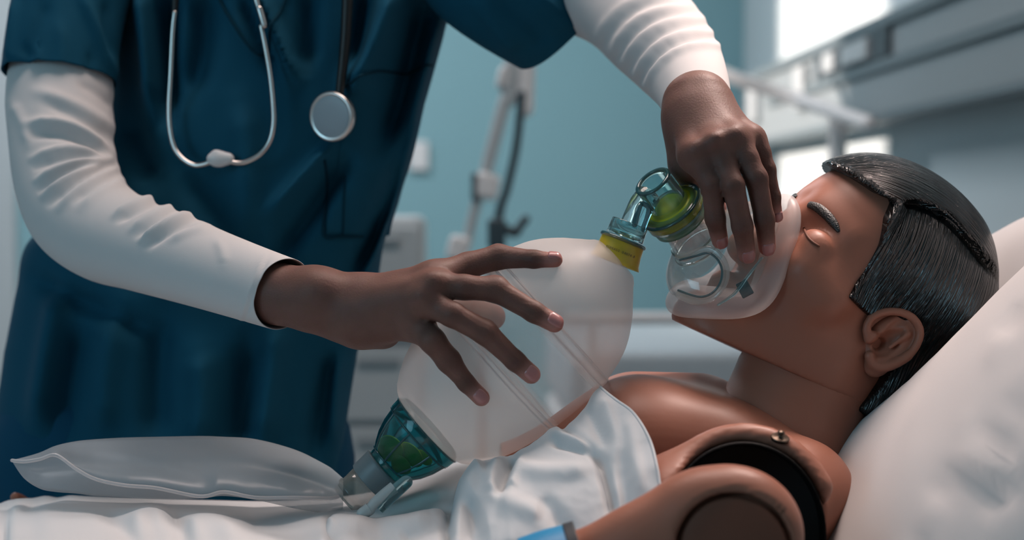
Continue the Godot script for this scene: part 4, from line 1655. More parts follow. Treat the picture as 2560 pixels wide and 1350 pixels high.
func skin_tint(h: Hand) -> Callable:
	var rng := FastNoiseLite.new()
	rng.seed = 3
	rng.frequency = 60.0
	return func(p: Vector3) -> Color:
		var base := Color(0.140, 0.074, 0.060)             # linear
		var pink := Color(0.40, 0.19, 0.16)
		var tip := 0.0
		var knuckle := 0.0
		for f in h.fingers:
			var pts: PackedVector3Array = f[0]
			var n := pts.size()
			var d := (p - pts[n - 1]).length()
			tip = maxf(tip, 1.0 - smoothstep(0.004, 0.017, d))
			for i in range(1, n - 1):
				knuckle = maxf(knuckle, 1.0 - smoothstep(0.006, 0.014, (p - pts[i]).length()))
		var c := base.lerp(pink, tip * 0.75)
		c = c * (1.0 - 0.32 * knuckle) * (1.0 + 0.12 * rng.get_noise_3dv(p))
		c.a = 1.0
		return c

func nail(h: Hand, fi: int, face: Vector3, at := 0.55, wide := 0.95) -> ArrayMesh:
	var f: Array = h.fingers[fi]
	var pts: PackedVector3Array = f[0]
	var rad: PackedFloat32Array = f[1]
	var n := pts.size()
	var ax := (pts[n - 1] - pts[n - 2]).normalized()
	var nn := (face - ax * face.dot(ax)).normalized()
	var side := ax.cross(nn)
	var r := rad[n - 1]
	var c := pts[n - 1] + ax * r * (at - 0.55)
	var L := r * 0.95
	var rows := []
	for j in 15:
		var v := -1.0 + j / 7.0
		var row := PackedVector3Array()
		for i in 17:
			var a := (-1.0 + i / 8.0)
			var wv := sqrt(maxf(0.0, 1.0 - pow(absf(v), 4.0) * 0.75)) if v < 0.0 else sqrt(maxf(0.0, 1.0 - pow(v, 6.0) * 0.6))
			var ang := a * 0.92 * wide * wv
			var edge := maxf(pow(absf(a), 6.0), pow(absf(v), 8.0))
			var q := c + ax * v * L
			# follow the finger's own skin
			var out := nn * cos(ang) + side * sin(ang)
			var s := r * 1.6
			for k in 26:
				s -= h.eval(q + out * s) * 0.8
			row.append(q + out * (s + 0.0008 * (1.0 - edge) - 0.0006 * edge))
		rows.append(row)
	var mb := Mb.new()
	mb.grid(rows, false)
	var under := []
	for j in 15:
		var row := PackedVector3Array()
		for q in rows[14 - j]:
			row.append(q - nn * 0.0012)
		under.append(row)
	mb.grid(under, false)
	return mb.mesh(_facing(rows, nn))

func _facing(rows: Array, n: Vector3) -> int:
	var j: int = rows.size() / 2
	var i: int = rows[0].size() / 2
	var a: Vector3 = rows[j][i]
	var m: Vector3 = (rows[j + 1][i] - a).cross(rows[j][i + 1] - a)
	return 1 if m.dot(n) > 0.0 else -1

# torso outline: y, left, right, in the frame at the torso's depth
var torso_k := [[-330, 560, 800], [-300, 450, 900], [-240, 300, 1060], [-120, 262, 1140], [0, 275, 1128], [70, 270, 1114], [170, 262, 1088], [260, 255, 1062], [400, 225, 1030], [520, 160, 990], [610, 66, 960], [720, 42, 942], [800, 26, 918], [880, 10, 894], [1050, -12, 868], [1180, -25, 850], [1330, -30, 846], [1500, -20, 850]]
var torso_st := []
const TORSO_D := 1.80

func torso_row(y: float) -> Vector2:
	return Vector2(lerp_keys(torso_k, y, 1), lerp_keys(torso_k, y, 2))

func torso_depth(x: float, y: float) -> float:
	var e := torso_row(y)
	var c := (e.x + e.y) * 0.5
	var q := clampf((x - c) / ((e.y - e.x) * 0.5), -1.0, 1.0)
	return TORSO_D - (0.118 - 0.03 * smoothstep(-150.0, -330.0, y)) * pow(maxf(0.0, 1.0 - q * q), 0.42)

func torso_pt(x: float, y: float, off: float) -> Vector3:
	var p := P(x, y, torso_depth(x, y))
	return p + cam_xf.basis.z * (fold(torso_st, p) + off)

func nurse() -> void:
	var t := thing("person", "nurse in teal scrubs over white long sleeves, leaning over the manikin and squeezing the bag", "person", P(480, 1300, 1.80) * Vector3(1, 0, 1))
	# ---- hands
	var b := func(x: float, y: float, r: float, up := 0.0) -> float:        # depth of a finger lying on the bag
		var p := trace(bag_sdf, x, y, 1.1, 1.6)
		var d := -(cam_inv * p).z
		return minf(d, 1.475) - R(r, 1.4) * 0.92 - up
	var left := hand_of(
		[[694, 735, 1.416, 79, 792, 751, 1.402, 75], [792, 751, 1.402, 75, 885, 772, 1.392, 66],
		 [790, 738, 1.402, 60, 900, 742, 1.394, 46], [900, 742, 1.394, 46, 1085, 692, 1.372, 36], [890, 762, 1.390, 50, 1082, 716, 1.362, 33], [895, 790, 1.388, 54, 1056, 752, 1.360, 34], [900, 812, 1.392, 58, 1036, 806, 1.372, 40], [850, 800, 1.402, 50, 960, 828, 1.402, 44],
		 [900, 742, 1.394, 44, 1040, 742, 1.42, 48],
		 [935, 758, 1.372, 12, 1054, 742, 1.346, 13], [940, 738, 1.374, 11, 1082, 704, 1.347, 12]],
		[[[1085, 692, 1.372, 36], [1170, 664, b.call(1245, 650, 30, 0.008), 33], [1246, 642, b.call(1245, 650, 30, 0.004), 31], [1335, 648, b.call(1335, 648, 22), 22], [1388, 650, b.call(1388, 652, 20), 19]],
		 [[1082, 714, 1.362, 35], [1160, 718, b.call(1240, 722, 31, 0.014), 31], [1240, 724, b.call(1240, 722, 31, 0.012), 31], [1335, 780, b.call(1335, 780, 26), 26], [1386, 808, b.call(1386, 808, 25), 24]],
		 [[1056, 752, 1.360, 36], [1130, 786, b.call(1212, 826, 30, 0.014), 31], [1212, 830, b.call(1212, 826, 30, 0.011), 31], [1288, 902, b.call(1288, 902, 25), 25], [1328, 936, b.call(1328, 936, 25), 24]],
		 [[1042, 812, 1.370, 40], [1082, 852, b.call(1122, 900, 29, 0.014), 32], [1122, 902, b.call(1122, 900, 29, 0.008), 30], [1166, 958, b.call(1166, 958, 22), 22], [1203, 994, b.call(1203, 994, 22), 22]],
		 [[960, 750, 1.42, 48], [1060, 752, 1.465, 44], [1150, 772, 1.495, 38], [1230, 792, 1.525, 34]]],
		[[1058, 737, 1.347, 22, 0.010], [1085, 700, 1.348, 18, 0.010], [1024, 792, 1.358, 20, 0.011], [1245, 638, 1.402, 18, 0.006], [1238, 718, 1.362, 18, 0.006], [800, 722, 1.385, 24, 0.02]])
	var right := hand_of(
		[[1740, 232, 1.468, 70, 1744, 264, 1.452, 81], [1744, 264, 1.452, 81, 1748, 296, 1.440, 76],
		 [1720, 290, 1.436, 50, 1736, 388, 1.402, 38], [1752, 285, 1.434, 50, 1790, 360, 1.396, 36], [1775, 285, 1.436, 48, 1838, 348, 1.400, 35], [1792, 280, 1.442, 44, 1878, 350, 1.418, 31],
		 [1712, 300, 1.440, 48, 1720, 405, 1.440, 46]],
		[[[1736, 388, 1.402, 37], [1760, 424, 1.392, 31], [1779, 462, 1.386, 27], [1788, 546, 1.392, 25], [1800, 602, 1.404, 21]],
		 [[1790, 360, 1.396, 36], [1812, 412, 1.388, 30], [1833, 464, 1.380, 28], [1856, 566, 1.388, 26], [1867, 636, 1.402, 23]],
		 [[1838, 348, 1.400, 35], [1866, 396, 1.392, 30], [1891, 446, 1.388, 28], [1911, 548, 1.394, 25], [1918, 618, 1.406, 22]],
		 [[1878, 350, 1.418, 31], [1902, 386, 1.412, 25], [1918, 424, 1.410, 21], [1933, 492, 1.410, 18], [1941, 541, 1.416, 16]],
		 [[1722, 330, 1.440, 48], [1722, 410, 1.452, 46], [1745, 470, 1.475, 38], [1785, 520, 1.495, 32]]],
		[[1788, 348, 1.380, 17, 0.012], [1738, 374, 1.386, 18, 0.014], [1836, 336, 1.386, 16, 0.012], [1880, 338, 1.408, 14, 0.012]])
	var mb := Mb.new()
	nets(mb, left.eval, P(540, 1060, 1.58), P(1500, 540, 1.29), 0.0019, skin_tint(left), 1.25)
	nets(mb, right.eval, P(1570, 720, 1.56), P(2040, 60, 1.33), 0.0019, skin_tint(right), 1.25)
	# the rest of the body, under the clothes and out of the frame
	var neck := P(690, -420, 1.80)
	var hc := P(700, -690, 1.76)
	var shl := P(330, -190, 1.80)
	var shr := P(1060, -190, 1.80)
	var hip := P(430, 1200, 1.82)
	var floor_l := Vector3(hip.x - 0.10, 0.09, hip.z)
	var floor_r := Vector3(hip.x + 0.10, 0.09, hip.z)
	var al := PackedVector3Array([shl, P(190, 20, 1.735), P(152, 240, 1.695), P(166, 430, 1.645), P(215, 545, 1.61), P(350, 618, 1.552), P(521, 676, 1.482), P(660, 724, 1.43)])
	var ar := PackedVector3Array([shr, P(1290, -90, 1.73), P(1430, -40, 1.72), P(1545, 8, 1.695), P(1632, 86, 1.635), P(1690, 154, 1.57), P(1730, 215, 1.495)])
	var rest := func(p: Vector3) -> float:
		var d := cap(p, hip, P(560, 500, 1.82), 0.07, 0.06)
		d = smin(d, cap(p, P(560, 500, 1.82), P(690, -100, 1.82), 0.06, 0.06), 0.05)
		d = smin(d, cap(p, shl, shr, 0.055, 0.055), 0.06)
		d = smin(d, cap(p, P(690, -200, 1.80), neck, 0.055, 0.052), 0.04)
		d = smin(d, cap(p, neck, hc, 0.052, 0.07), 0.03)
		d = smin(d, ell(p, hc + Vector3(0, 0.02, 0), Vector3(0.075, 0.112, 0.092)), 0.03)
		d = smin(d, cap(p, hc + Vector3(0, 0.02, 0.085), hc + Vector3(0, -0.015, 0.10), 0.008, 0.013), 0.015)
		d = smin(d, ell(p, hc + Vector3(0.074, 0.0, 0.0), Vector3(0.012, 0.03, 0.02)), 0.01)
		d = smin(d, ell(p, hc + Vector3(-0.074, 0.0, 0.0), Vector3(0.012, 0.03, 0.02)), 0.01)
		d = smin(d, ell(p, hc + Vector3(0, -0.05, 0.082), Vector3(0.024, 0.009, 0.012)), 0.01)
		for k in al.size() - 1:
			d = smin(d, cap(p, al[k], al[k + 1], 0.030 - 0.0008 * k, 0.030 - 0.0008 * (k + 1)), 0.008)
		for k in ar.size() - 1:
			d = smin(d, cap(p, ar[k], ar[k + 1], 0.030 - 0.001 * k, 0.030 - 0.001 * (k + 1)), 0.008)
		return d
	var deep := func(p: Vector3) -> Color: return Color(0.140, 0.074, 0.060)
	nets(mb, rest, P(-10, 1500, 2.0), P(1760, -1010, 1.40), 0.014, deep, 1.6)
	part("body", t, mb.mesh(1), M.skin)
	for q in [[left, 0, toward(0.1, -0.85, 0.55)], [left, 1, toward(0.45, -0.35, 0.85)], [left, 2, toward(0.25, -0.1, 1.0)], [left, 3, toward(0.15, 0.0, 1.0)], [right, 0, toward(0.1, -0.1, 1.0)], [right, 1, toward(0.05, -0.1, 1.0)], [right, 2, toward(0.0, -0.1, 1.0)], [right, 3, toward(0.35, -0.1, 1.0)]]:
		part("fingernail", t, nail(q[0], q[1], q[2]), M.nail)
	# ---- scrub top
	torso_st = strokes_k(3.4, [
		[352, -30, 372, 120, 388, 270, 9, 24], [420, -30, 408, 140, 418, 290, -12, 24], [500, -20, 520, 100, 470, 230, -8, 34], [650, -30, 690, 100, 742, 200, 7, 20], [772, -30, 768, 80, 762, 160, -6, 24], [610, -10, 640, 80, 700, 180, -5, 18],
		[1000, -30, 950, 120, 880, 240, 11, 34], [1050, -20, 1020, 160, 950, 360, -14, 34], [1095, 60, 1060, 200, 1030, 330, 5, 16], [905, -30, 900, 60, 880, 160, -8, 20],
		[830, 370, 760, 440, 680, 530, 6, 18], [860, 400, 780, 520, 690, 640, -8, 30], [1046, 320, 1000, 450, 945, 620, 5, 16], [992, 530, 950, 610, 905, 700, 6, 12], [1000, 420, 950, 560, 880, 690, -9, 26],
		[600, 260, 640, 420, 600, 600, 5, 40], [470, 420, 560, 560, 640, 640, -6, 40], [330, 300, 330, 380, 380, 450, -6, 30],
		[700, 800, 690, 950, 660, 1100, 8, 34], [620, 860, 600, 1000, 590, 1120, -8, 34], [400, 800, 380, 950, 390, 1100, -7, 36], [300, 760, 260, 900, 260, 1080, 6, 36], [150, 720, 120, 860, 90, 1060, 7, 30], [90, 700, 200, 760, 380, 830, -6, 26], [500, 880, 520, 980, 500, 1100, 6, 34], [820, 880, 800, 1000, 780, 1140, -6, 26], [200, 820, 170, 960, 150, 1100, -6, 28],
		[848, 890, 840, 1000, 835, 1100, 5, 16]])
	var rows := []
	for j in 131:
		var y := lerpf(-330, 1500, j / 130.0)
		var e := torso_row(y)
		var c := (e.x + e.y) * 0.5
		var hw := (e.y - e.x) * 0.5
		var row := PackedVector3Array()
		for i in 200:
			var a := TAU * i / 200
			# more points to the front
			var x := c - hw * cos(a)
			var p: Vector3
			if a <= PI:
				p = torso_pt(x, y, 0.0)
			else:
				var q := cos(a)
				p = P(x, y, TORSO_D + 0.10 * pow(maxf(0.0, 1.0 - q * q), 0.45))
			row.append(p)
		rows.append(row)
	var tb := Mb.new()
	tb.grid(rows, true)
	tube(tb, [[285, -215, 1.79, 128], [420, -268, 1.80, 118], [690, -292, 1.80, 108], [940, -268, 1.80, 120], [1085, -205, 1.79, 140]], 40, 48, 1, 1, 0.95)
	# short sleeves: over the near-hanging arm and the reaching arm
	var ss := strokes([[200, -20, 240, 70, 285, 180, 6, 14], [120, 0, 90, 80, 60, 160, -5, 20], [40, 0, 30, 80, 22, 160, 5, 10], [270, 0, 260, 80, 280, 150, -5, 14], [150, 60, 160, 120, 150, 180, 3, 14], [90, 110, 96, 140, 92, 180, 3, 8], [60, 110, 62, 140, 60, 180, -3, 8], [230, 130, 220, 170, 225, 220, -3, 10], [8, 148, 140, 150, 288, 210, -1.2, 5],
		[1180, -10, 1240, 60, 1290, 130, 6, 18], [1240, -10, 1310, 50, 1370, 110, -7, 20], [1330, -20, 1400, 30, 1440, 80, 6, 18], [1270, 130, 1370, 110, 1460, 50, -1.2, 5]])
	var sd := func(p: Vector3, v: float, a: float) -> float: return fold(ss, p)
	var sl := Mb.new()
	tube(sl, [[330, -240, 1.80, 150], [245, -150, 1.76, 150], [190, -40, 1.72, 142], [162, 80, 1.70, 140], [148, 192, 1.69, 142]], 50, 80, 0, 2, 0.92, sd)
	var sr := Mb.new()
	tube(sr, [[1010, -230, 1.80, 150], [1120, -180, 1.76, 172], [1225, -90, 1.72, 182], [1310, -12, 1.72, 168], [1392, 66, 1.74, 140]], 50, 80, 0, 2, 0.85, sd)
	var top := part("scrub_top", t, tb.mesh(), M.scrub_cotton)
	part("scrub_sleeve", top, sl.mesh(), M.scrub_cotton)
	part("scrub_sleeve", top, sr.mesh(), M.scrub_cotton)
	# breast pocket: a patch that follows the top, and the neckline facing
	var pr := []
	for j in 41:
		var v := j / 40.0
		var row := PackedVector3Array()
		for i in 41:
			var x0 := lerpf(866, 812, smoothstep(0.0, 1.0, v))
			var x1 := lerpf(1084, 975, v)
			var u := i / 40.0
			var x := lerpf(x0, x1, u)
			var y0 := lerpf(226, 166, sqrt(u))
			var y := lerpf(y0, 590, v)
			var edge := maxf(pow(absf(u * 2 - 1), 30.0), pow(absf(v * 2 - 1), 30.0))
			row.append(torso_pt(x, y, 0.0028 * (1.0 - edge) - 0.001 * edge))
		pr.append(row)
	var pm := Mb.new()
	pm.grid(pr, false)
	part("breast_pocket", top, pm.mesh(_facing(pr, cam_xf.basis.z)), M.scrub_cotton)
	for seam in [[[866, 222], [910, 200], [958, 180], [1020, 172], [1082, 167]], [[862, 440], [860, 500], [858, 584]], [[815, 404], [811, 500], [811, 588], [850, 592], [905, 592]], [[520, -60], [570, 40], [648, 138], [690, 60], [740, -60]]]:
		var sp := PackedVector3Array()
		var srr := PackedFloat32Array()
		for q in spline(seam, 40):
			sp.append(torso_pt(q[0], q[1], 0.0028))
			srr.append(0.0014)
		var sm := Mb.new()
		tube_w(sm, sp, srr, 6, 1, 1)
		part("seam", top, sm.mesh(), M.scrub_seam)
	# ---- white sleeves
	var wl := strokes_k(1.35, [
		[70, 310, 185, 280, 276, 388, 4.5, 11], [84, 338, 190, 318, 272, 396, -4.5, 11], [80, 398, 168, 345, 268, 394, 3.2, 9], [90, 420, 175, 378, 262, 400, -3, 8],
		[92, 452, 172, 398, 272, 398, 4, 9], [100, 475, 175, 415, 262, 408, -3.2, 8], [108, 490, 180, 422, 276, 402, 3.6, 9], [125, 510, 190, 445, 280, 415, -3.2, 9], [150, 520, 210, 445, 292, 420, 2.6, 10], [190, 500, 240, 465, 300, 445, -2.0, 10], [205, 520, 250, 468, 318, 442, 2.0, 12],
		[288, 540, 335, 502, 396, 496, 3.4, 9], [300, 552, 345, 520, 400, 508, -2.8, 8], [330, 575, 382, 528, 445, 514, 2.6, 9], [345, 590, 395, 548, 440, 528, -2.2, 8], [356, 602, 412, 552, 480, 538, 4.2, 9], [372, 616, 425, 570, 490, 552, -3, 9], [430, 600, 470, 575, 520, 568, 1.8, 10], [540, 600, 560, 620, 560, 660, 1.2, 12],
		[90, 230, 190, 250, 284, 325, 3, 16], [120, 262, 200, 280, 282, 352, -3, 14], [30, 260, 60, 300, 70, 360, 2, 14], [200, 210, 250, 230, 284, 270, -2, 12],
		[672, 640, 640, 700, 612, 800, -1.0, 4], [662, 636, 630, 700, 602, 800, 0.7, 4]])
	var wd := func(p: Vector3, v: float, a: float) -> float: return fold(wl, p)
	var w1 := Mb.new()
	tube(w1, [[190, 20, 1.73, 118], [160, 130, 1.71, 124], [150, 240, 1.69, 132], [154, 350, 1.66, 129], [168, 450, 1.635, 130], [202, 530, 1.61, 132], [268, 584, 1.58, 126], [350, 614, 1.545, 117], [431, 640, 1.51, 112], [521, 672, 1.475, 104], [620, 706, 1.44, 98], [707, 735, 1.410, 94]], 190, 120, 0, 2, 0.96, wd)
	part("undershirt_sleeve", t, w1.mesh(), M.white_jersey, "white jersey sleeve")
	var wr := []
	for q in [[1614, 216, 1662, 100, 1802, 112, 3.4, 9], [1602, 200, 1650, 84, 1792, 96, -3, 8], [1588, 188, 1640, 70, 1780, 80, 3.2, 9], [1574, 174, 1626, 54, 1768, 62, -3, 8], [1558, 158, 1610, 42, 1756, 46, 3, 10], [1544, 146, 1596, 26, 1740, 30, -2.6, 9], [1528, 132, 1578, 14, 1722, 16, 2.6, 10], [1510, 116, 1560, -4, 1705, 0, -2.4, 10], [1490, 100, 1540, -20, 1690, -16, 2.2, 12]]:
		wr.append(q)
	var wrs := strokes(wr)
	var wdr := func(p: Vector3, v: float, a: float) -> float: return fold(wrs, p)
	var w2 := Mb.new()
	tube(w2, [[1290, -90, 1.73, 112], [1430, -40, 1.72, 116], [1545, 8, 1.69, 120], [1632, 82, 1.63, 124], [1690, 150, 1.565, 112], [1724, 205, 1.50, 97], [1744, 262, 1.452, 86]], 130, 110, 0, 2, 1.0, wdr)
	part("undershirt_sleeve", t, w2.mesh(), M.white_jersey, "white jersey sleeve")
	# ---- trousers, shoes, hair (out of the frame)
	for s in [-1.0, 1.0]:
		var c := PackedVector3Array()
		var r := PackedFloat32Array()
		for k in 12:
			var v := k / 11.0
			c.append(Vector3(hip.x + s * lerpf(0.075, 0.10, v), lerpf(hip.y + 0.02, 0.06, v), hip.z))
			r.append(lerpf(0.115, 0.085, v))
		var lb := Mb.new()
		tube_w(lb, c, r, 32, 1, 2)
		part("trouser_leg", t, lb.mesh(), M.trouser_cotton)
		var sh := Mb.new()
		tube_w(sh, PackedVector3Array([Vector3(hip.x + s * 0.10, 0.05, hip.z - 0.06), Vector3(hip.x + s * 0.10, 0.05, hip.z + 0.03), Vector3(hip.x + s * 0.10, 0.04, hip.z + 0.16)]), PackedFloat32Array([0.045, 0.048, 0.04]), 24, 1, 1)
		part("shoe", t, sh.mesh(), M.shoe_white)
	var hm := Mb.new()
	var hairy := func(p: Vector3) -> float:
		var d := ell(p, hc + Vector3(0, 0.045, -0.012), Vector3(0.086, 0.100, 0.098))
		return smax(d, (p - hc).z * 0.8 - (p - hc).y * 0.5 - 0.02, 0.01)
	nets(hm, hairy, hc - Vector3(0.12, 0.12, 0.13), hc + Vector3(0.12, 0.17, 0.13), 0.009)
	part("hair", t, hm.mesh(1), M.nurse_hair)

# ---------------------------------------------------------------- stethoscope
func stethoscope() -> void:
	var t := thing("stethoscope", "stethoscope with pale metal ear tubes and round chest piece hanging on the scrubs", "stethoscope", torso_pt(548, 398, 0.01))
	var d := func(x: float, y: float, off: float) -> float: return torso_depth(clampf(x, 300, 1060), y) - off
	var mk := func(list: Array, off: float) -> Array:
		var out := []
		for q in list:
			out.append([q[0], q[1], d.call(q[0], q[1], off), q[2]])
		return out
	var a := Mb.new()
	tube(a, mk.call([[437, 32, 6], [432, 80, 6.5], [427, 180, 6.5], [423, 260, 6.5], [425, 320, 6.5], [436, 368, 6.5], [458, 398, 6.5], [486, 413, 6.5], [510, 411, 6.5], [532, 402, 6.5]], 0.022), 80, 20, 1, 1)
	part("ear_tube", t, a.mesh(), M.steel, "pale metal ear tube")
	var b := Mb.new()
	tube(b, mk.call([[653, 66, 6], [664, 120, 6.5], [676, 190, 6.5], [683, 260, 6.5], [684, 310, 6.5], [674, 354, 6.5], [650, 386, 6.5], [618, 404, 6.5], [594, 408, 6.5], [572, 404, 6.5]], 0.022), 80, 20, 1, 1)
	part("ear_tube", t, b.mesh(), M.steel, "pale metal ear tube")
	var y := Mb.new()
	var yc := P(552, 400, d.call(552, 400, 0.022))
	var yk := func(p: Vector3) -> float:
		var q := p - yc
		var x := q.dot(cam_xf.basis.x)
		var v := q.dot(cam_xf.basis.y)
		var z := q.dot(cam_xf.basis.z)
		var e := ell(Vector3(x, v, z), Vector3(-0.002, 0.001, 0), Vector3(0.0115, 0.0080, 0.006))
		e = smin(e, ell(Vector3(x, v, z), Vector3(0.007, 0.001, 0), Vector3(0.006, 0.0058, 0.005)), 0.002)
		return smin(e, ell(Vector3(x, v, z), Vector3(-0.0045, 0.0068, 0.0), Vector3(0.004, 0.003, 0.004)), 0.002)
	nets(y, yk, yc - Vector3.ONE * 0.018, yc + Vector3.ONE * 0.018, 0.0012)
	part("yoke", t, y.mesh(), M.white_plastic, "pale joint of the two ear tubes")
	var c := Mb.new()
	tube(c, mk.call([[639, -8, 6.5], [642, 4, 7], [646, 17, 6.5]], 0.024), 10, 20, 1, 1)
	part("joint_sleeve", t, c.mesh(), M.steel)
	var c2 := Mb.new()
	tube(c2, mk.call([[649, 22, 8], [655, 42, 8.5], [661, 64, 7.5]], 0.024), 10, 20, 1, 1)
	part("joint_sleeve", t, c2.mesh(), M.steel)
	var e := Mb.new()
	tube(e, mk.call([[440, -320, 9], [446, -150, 9], [441, -40, 9], [437, 34, 8]], 0.020), 40, 16, 1, 1)
	tube(e, mk.call([[560, -300, 9], [596, -150, 9], [620, -60, 9], [640, -4, 8]], 0.020), 40, 16, 1, 1)
	part("ear_tubing", t, e.mesh(), M.black_rubber)
	var g := Mb.new()
	tube(g, mk.call([[760, -310, 16], [850, -160, 16], [868, -40, 15], [866, 60, 14], [860, 140, 13], [853, 200, 12], [848, 244, 10]], 0.022), 60, 20, 1, 1)
	part("rubber_tube", t, g.mesh(), M.black_rubber, "black rubber tube")
	# chest piece, turned a little to the left
	var n := toward(-0.42, 0.12, 0.90)
	var pc := P(836, 291, d.call(836, 291, 0.018))
	var cp := Mb.new()
	lathe(cp, pc, n, [[-0.010, 0.0], [-0.010, 0.012], [-0.006, 0.019], [-0.002, 0.0225], [0.003, 0.0240], [0.006, 0.0240], [0.0075, 0.0230], [0.0075, 0.0210], [0.0066, 0.0205], [0.0066, 0.0]], 64)
	part("chest_piece", t, cp.mesh(), M.steel, "round metal chest piece")
	var dp := Mb.new()
	lathe(dp, pc + n * 0.0060, n, [[0.0, 0.0], [0.0, 0.0205], [0.0012, 0.0200], [0.0016, 0.0100], [0.0017, 0.0]], 64)
	part("diaphragm", t, dp.mesh(), M.diaphragm, "grey diaphragm")

# ---------------------------------------------------------------- background
func background() -> void:
	# bed-head unit along the right wall
	var y0 := P(2560, 250, 2.9).y
	var y1 := P(2560, -47, 2.9).y
	var ym := P(2560, 92, 2.9).y
	var z1 := -1.6
	var zl := P(1872, 300, 5.15).z
	var t := thing("headwall_unit", "long grey service panel with sockets on the wall above the bed heads", "service panel", Vector3(WALL_X, y0, -3.4))
	var xw := WALL_X - 0.09
	part("housing", t, box(Vector3(xw, y0, zl), Vector3(WALL_X, y1, z1), 0.02), M.panel_plastic)
	part("upper_rail", t, box(Vector3(xw - 0.012, y1 - 0.02, zl + 0.02), Vector3(xw + 0.01, y1 + 0.005, z1), 0.004), M.panel_rail)
	part("middle_rail", t, box(Vector3(xw - 0.010, ym - 0.012, zl + 0.5), Vector3(xw + 0.01, ym + 0.012, z1), 0.004), M.panel_rail)
	part("lower_rail", t, box(Vector3(xw - 0.012, y0 - 0.005, zl + 0.02), Vector3(xw + 0.01, y0 + 0.012, z1), 0.004), M.panel_rail)
	# socket plate: dark recess with pale faces
	var s0 := P(2362, 120, 3.40).z
	var s1 := P(2176, 160, 4.05).z
	part("socket_plate", t, box(Vector3(xw - 0.012, ym + 0.012, s1), Vector3(xw + 0.01, y1 - 0.02, s0), 0.003), M.panel_dark)
	for k in [[0.18, 0.34], [0.46, 0.80]]:
		part("socket_face", t, box(Vector3(xw - 0.022, ym + 0.02, lerpf(s1, s0, k[0])), Vector3(xw - 0.008, y1 - 0.03, lerpf(s1, s0, k[1])), 0.004), M.light_grey_plastic, "pale socket face")
	for k in [[2008, 4.86], [2112, 4.22]]:
		var zz: float = P(k[0], 200, k[1]).z
		part("cable_cover", t, box(Vector3(xw - 0.02, y0 + 0.06, zz - 0.05), Vector3(xw, y1 - 0.03, zz + 0.05), 0.008), M.light_grey_plastic)
	# jointed white arm
	var D := 3.3
	var e := thing("jointed_arm", "white jointed equipment arm in front of the teal wall", "equipment arm", P(1150, 660, D))
	var seg := func(called: String, list: Array, m: Material) -> void:
		var mb := Mb.new()
		tube(mb, list, 16, 20, 1, 1)
		part(called, e, mb.mesh(), m)
	seg.call("upper_column", [[1320, -60, D, 24], [1316, 120, D, 24], [1312, 272, D, 22]], M.white_plastic)
	seg.call("bracket", [[1286, 90, D, 20], [1280, 180, D, 22], [1272, 250, D, 18]], M.light_grey_plastic)
	seg.call("middle_arm", [[1264, 246, D, 17], [1238, 340, D, 17], [1212, 440, D, 16]], M.light_grey_plastic)
	seg.call("lower_arm", [[1196, 490, D, 14], [1180, 550, D, 13], [1166, 612, D, 13]], M.light_grey_plastic)
	for q in [[1217, 466, 62, 66], [1146, 622, 54, 66], [1258, 196, 30, 60]]:
		var mb := Mb.new()
		rbox(mb, Vector3(R(q[2], D), R(q[3], D), 0.05), 0.012, Transform3D(cam_xf.basis * Basis(Vector3(0, 0, 1), -0.22), P(q[0], q[1], D)))
		part("joint", e, mb.mesh(1), M.white_plastic)
	var kb := Mb.new()
	rbox(kb, Vector3(R(16, D), R(70, D), 0.05), 0.005, Transform3D(cam_xf.basis, P(1187, 468, D)))
	part("joint_cap", e, kb.mesh(1), M.panel_dark)
	# dark pole with a clamp
	D = 3.15
	var k := thing("dark_pole", "dark slanting pole with a screw clamp beside the white jointed arm", "pole", P(1205, 1000, D) * Vector3(1, 0, 1))
	var m1 := Mb.new()
	tube(m1, [[1304, 236, D, 11], [1292, 360, D, 11], [1268, 470, D, 11], [1244, 560, D, 12], [1205, 900, D, 12]], 24, 20, 1, 1)
	var kf := P(1205, 890, D)
	tube_w(m1, PackedVector3Array([Vector3(kf.x, 0.02, kf.z), kf]), PackedFloat32Array([0.009, 0.009]), 16, 0, 0)
	lathe(m1, Vector3(kf.x, 0.0, kf.z), Vector3.UP, [[0.0, 0.0], [0.0, 0.16], [0.02, 0.155], [0.03, 0.03], [0.03, 0.0]], 32)
	part("pole", k, m1.mesh(), M.dark_pole)
	var m2 := Mb.new()
	rbox(m2, Vector3(R(46, D), R(72, D), 0.05), 0.006, Transform3D(cam_xf.basis, P(1242, 584, D)))
	part("clamp", k, m2.mesh(1), M.dark_pole)
	var m3 := Mb.new()
	tube(m3, [[1256, 566, D, 10], [1285, 582, D, 13], [1300, 566, D, 11], [1314, 548, D, 11]], 16, 16, 1, 1)
	part("clamp_screw", k, m3.mesh(), M.dark_pole)
	# cabinet beside the second bed
	D = 3.35
	var cb := thing("bedside_cabinet", "pale grey bedside cabinet behind the nurse's hip", "cabinet", P(960, 1000, D) * Vector3(1, 0, 1))
	var lo := P(842, 540, D)
	var hi := P(1062, 540, D)
	part("body", cb, box(Vector3(lo.x, 0.04, lo.z - 0.42), Vector3(hi.x, lo.y, lo.z), 0.02), M.light_grey_plastic)
	var yy := [P(900, 560, D).y, P(900, 860, D).y, P(900, 1060, D).y, 0.10]
	for i in 3:
		var dr := part("drawer", cb, box(Vector3(lo.x + 0.01, yy[i + 1] + 0.006, lo.z), Vector3(hi.x - 0.012, yy[i] - 0.006, lo.z + 0.018), 0.005), M.light_grey_plastic)
		part("drawer_pull", dr, box(Vector3(lo.x + 0.04, yy[i] - 0.04, lo.z + 0.018), Vector3(lo.x + 0.12, yy[i] - 0.026, lo.z + 0.03), 0.003), M.panel_plastic)
	# second bed
	D = 3.45
	var sb := thing("empty_bed", "empty hospital bed with a pale rail behind the mask", "bed", P(1700, 1000, D) * Vector3(1, 0, 1))
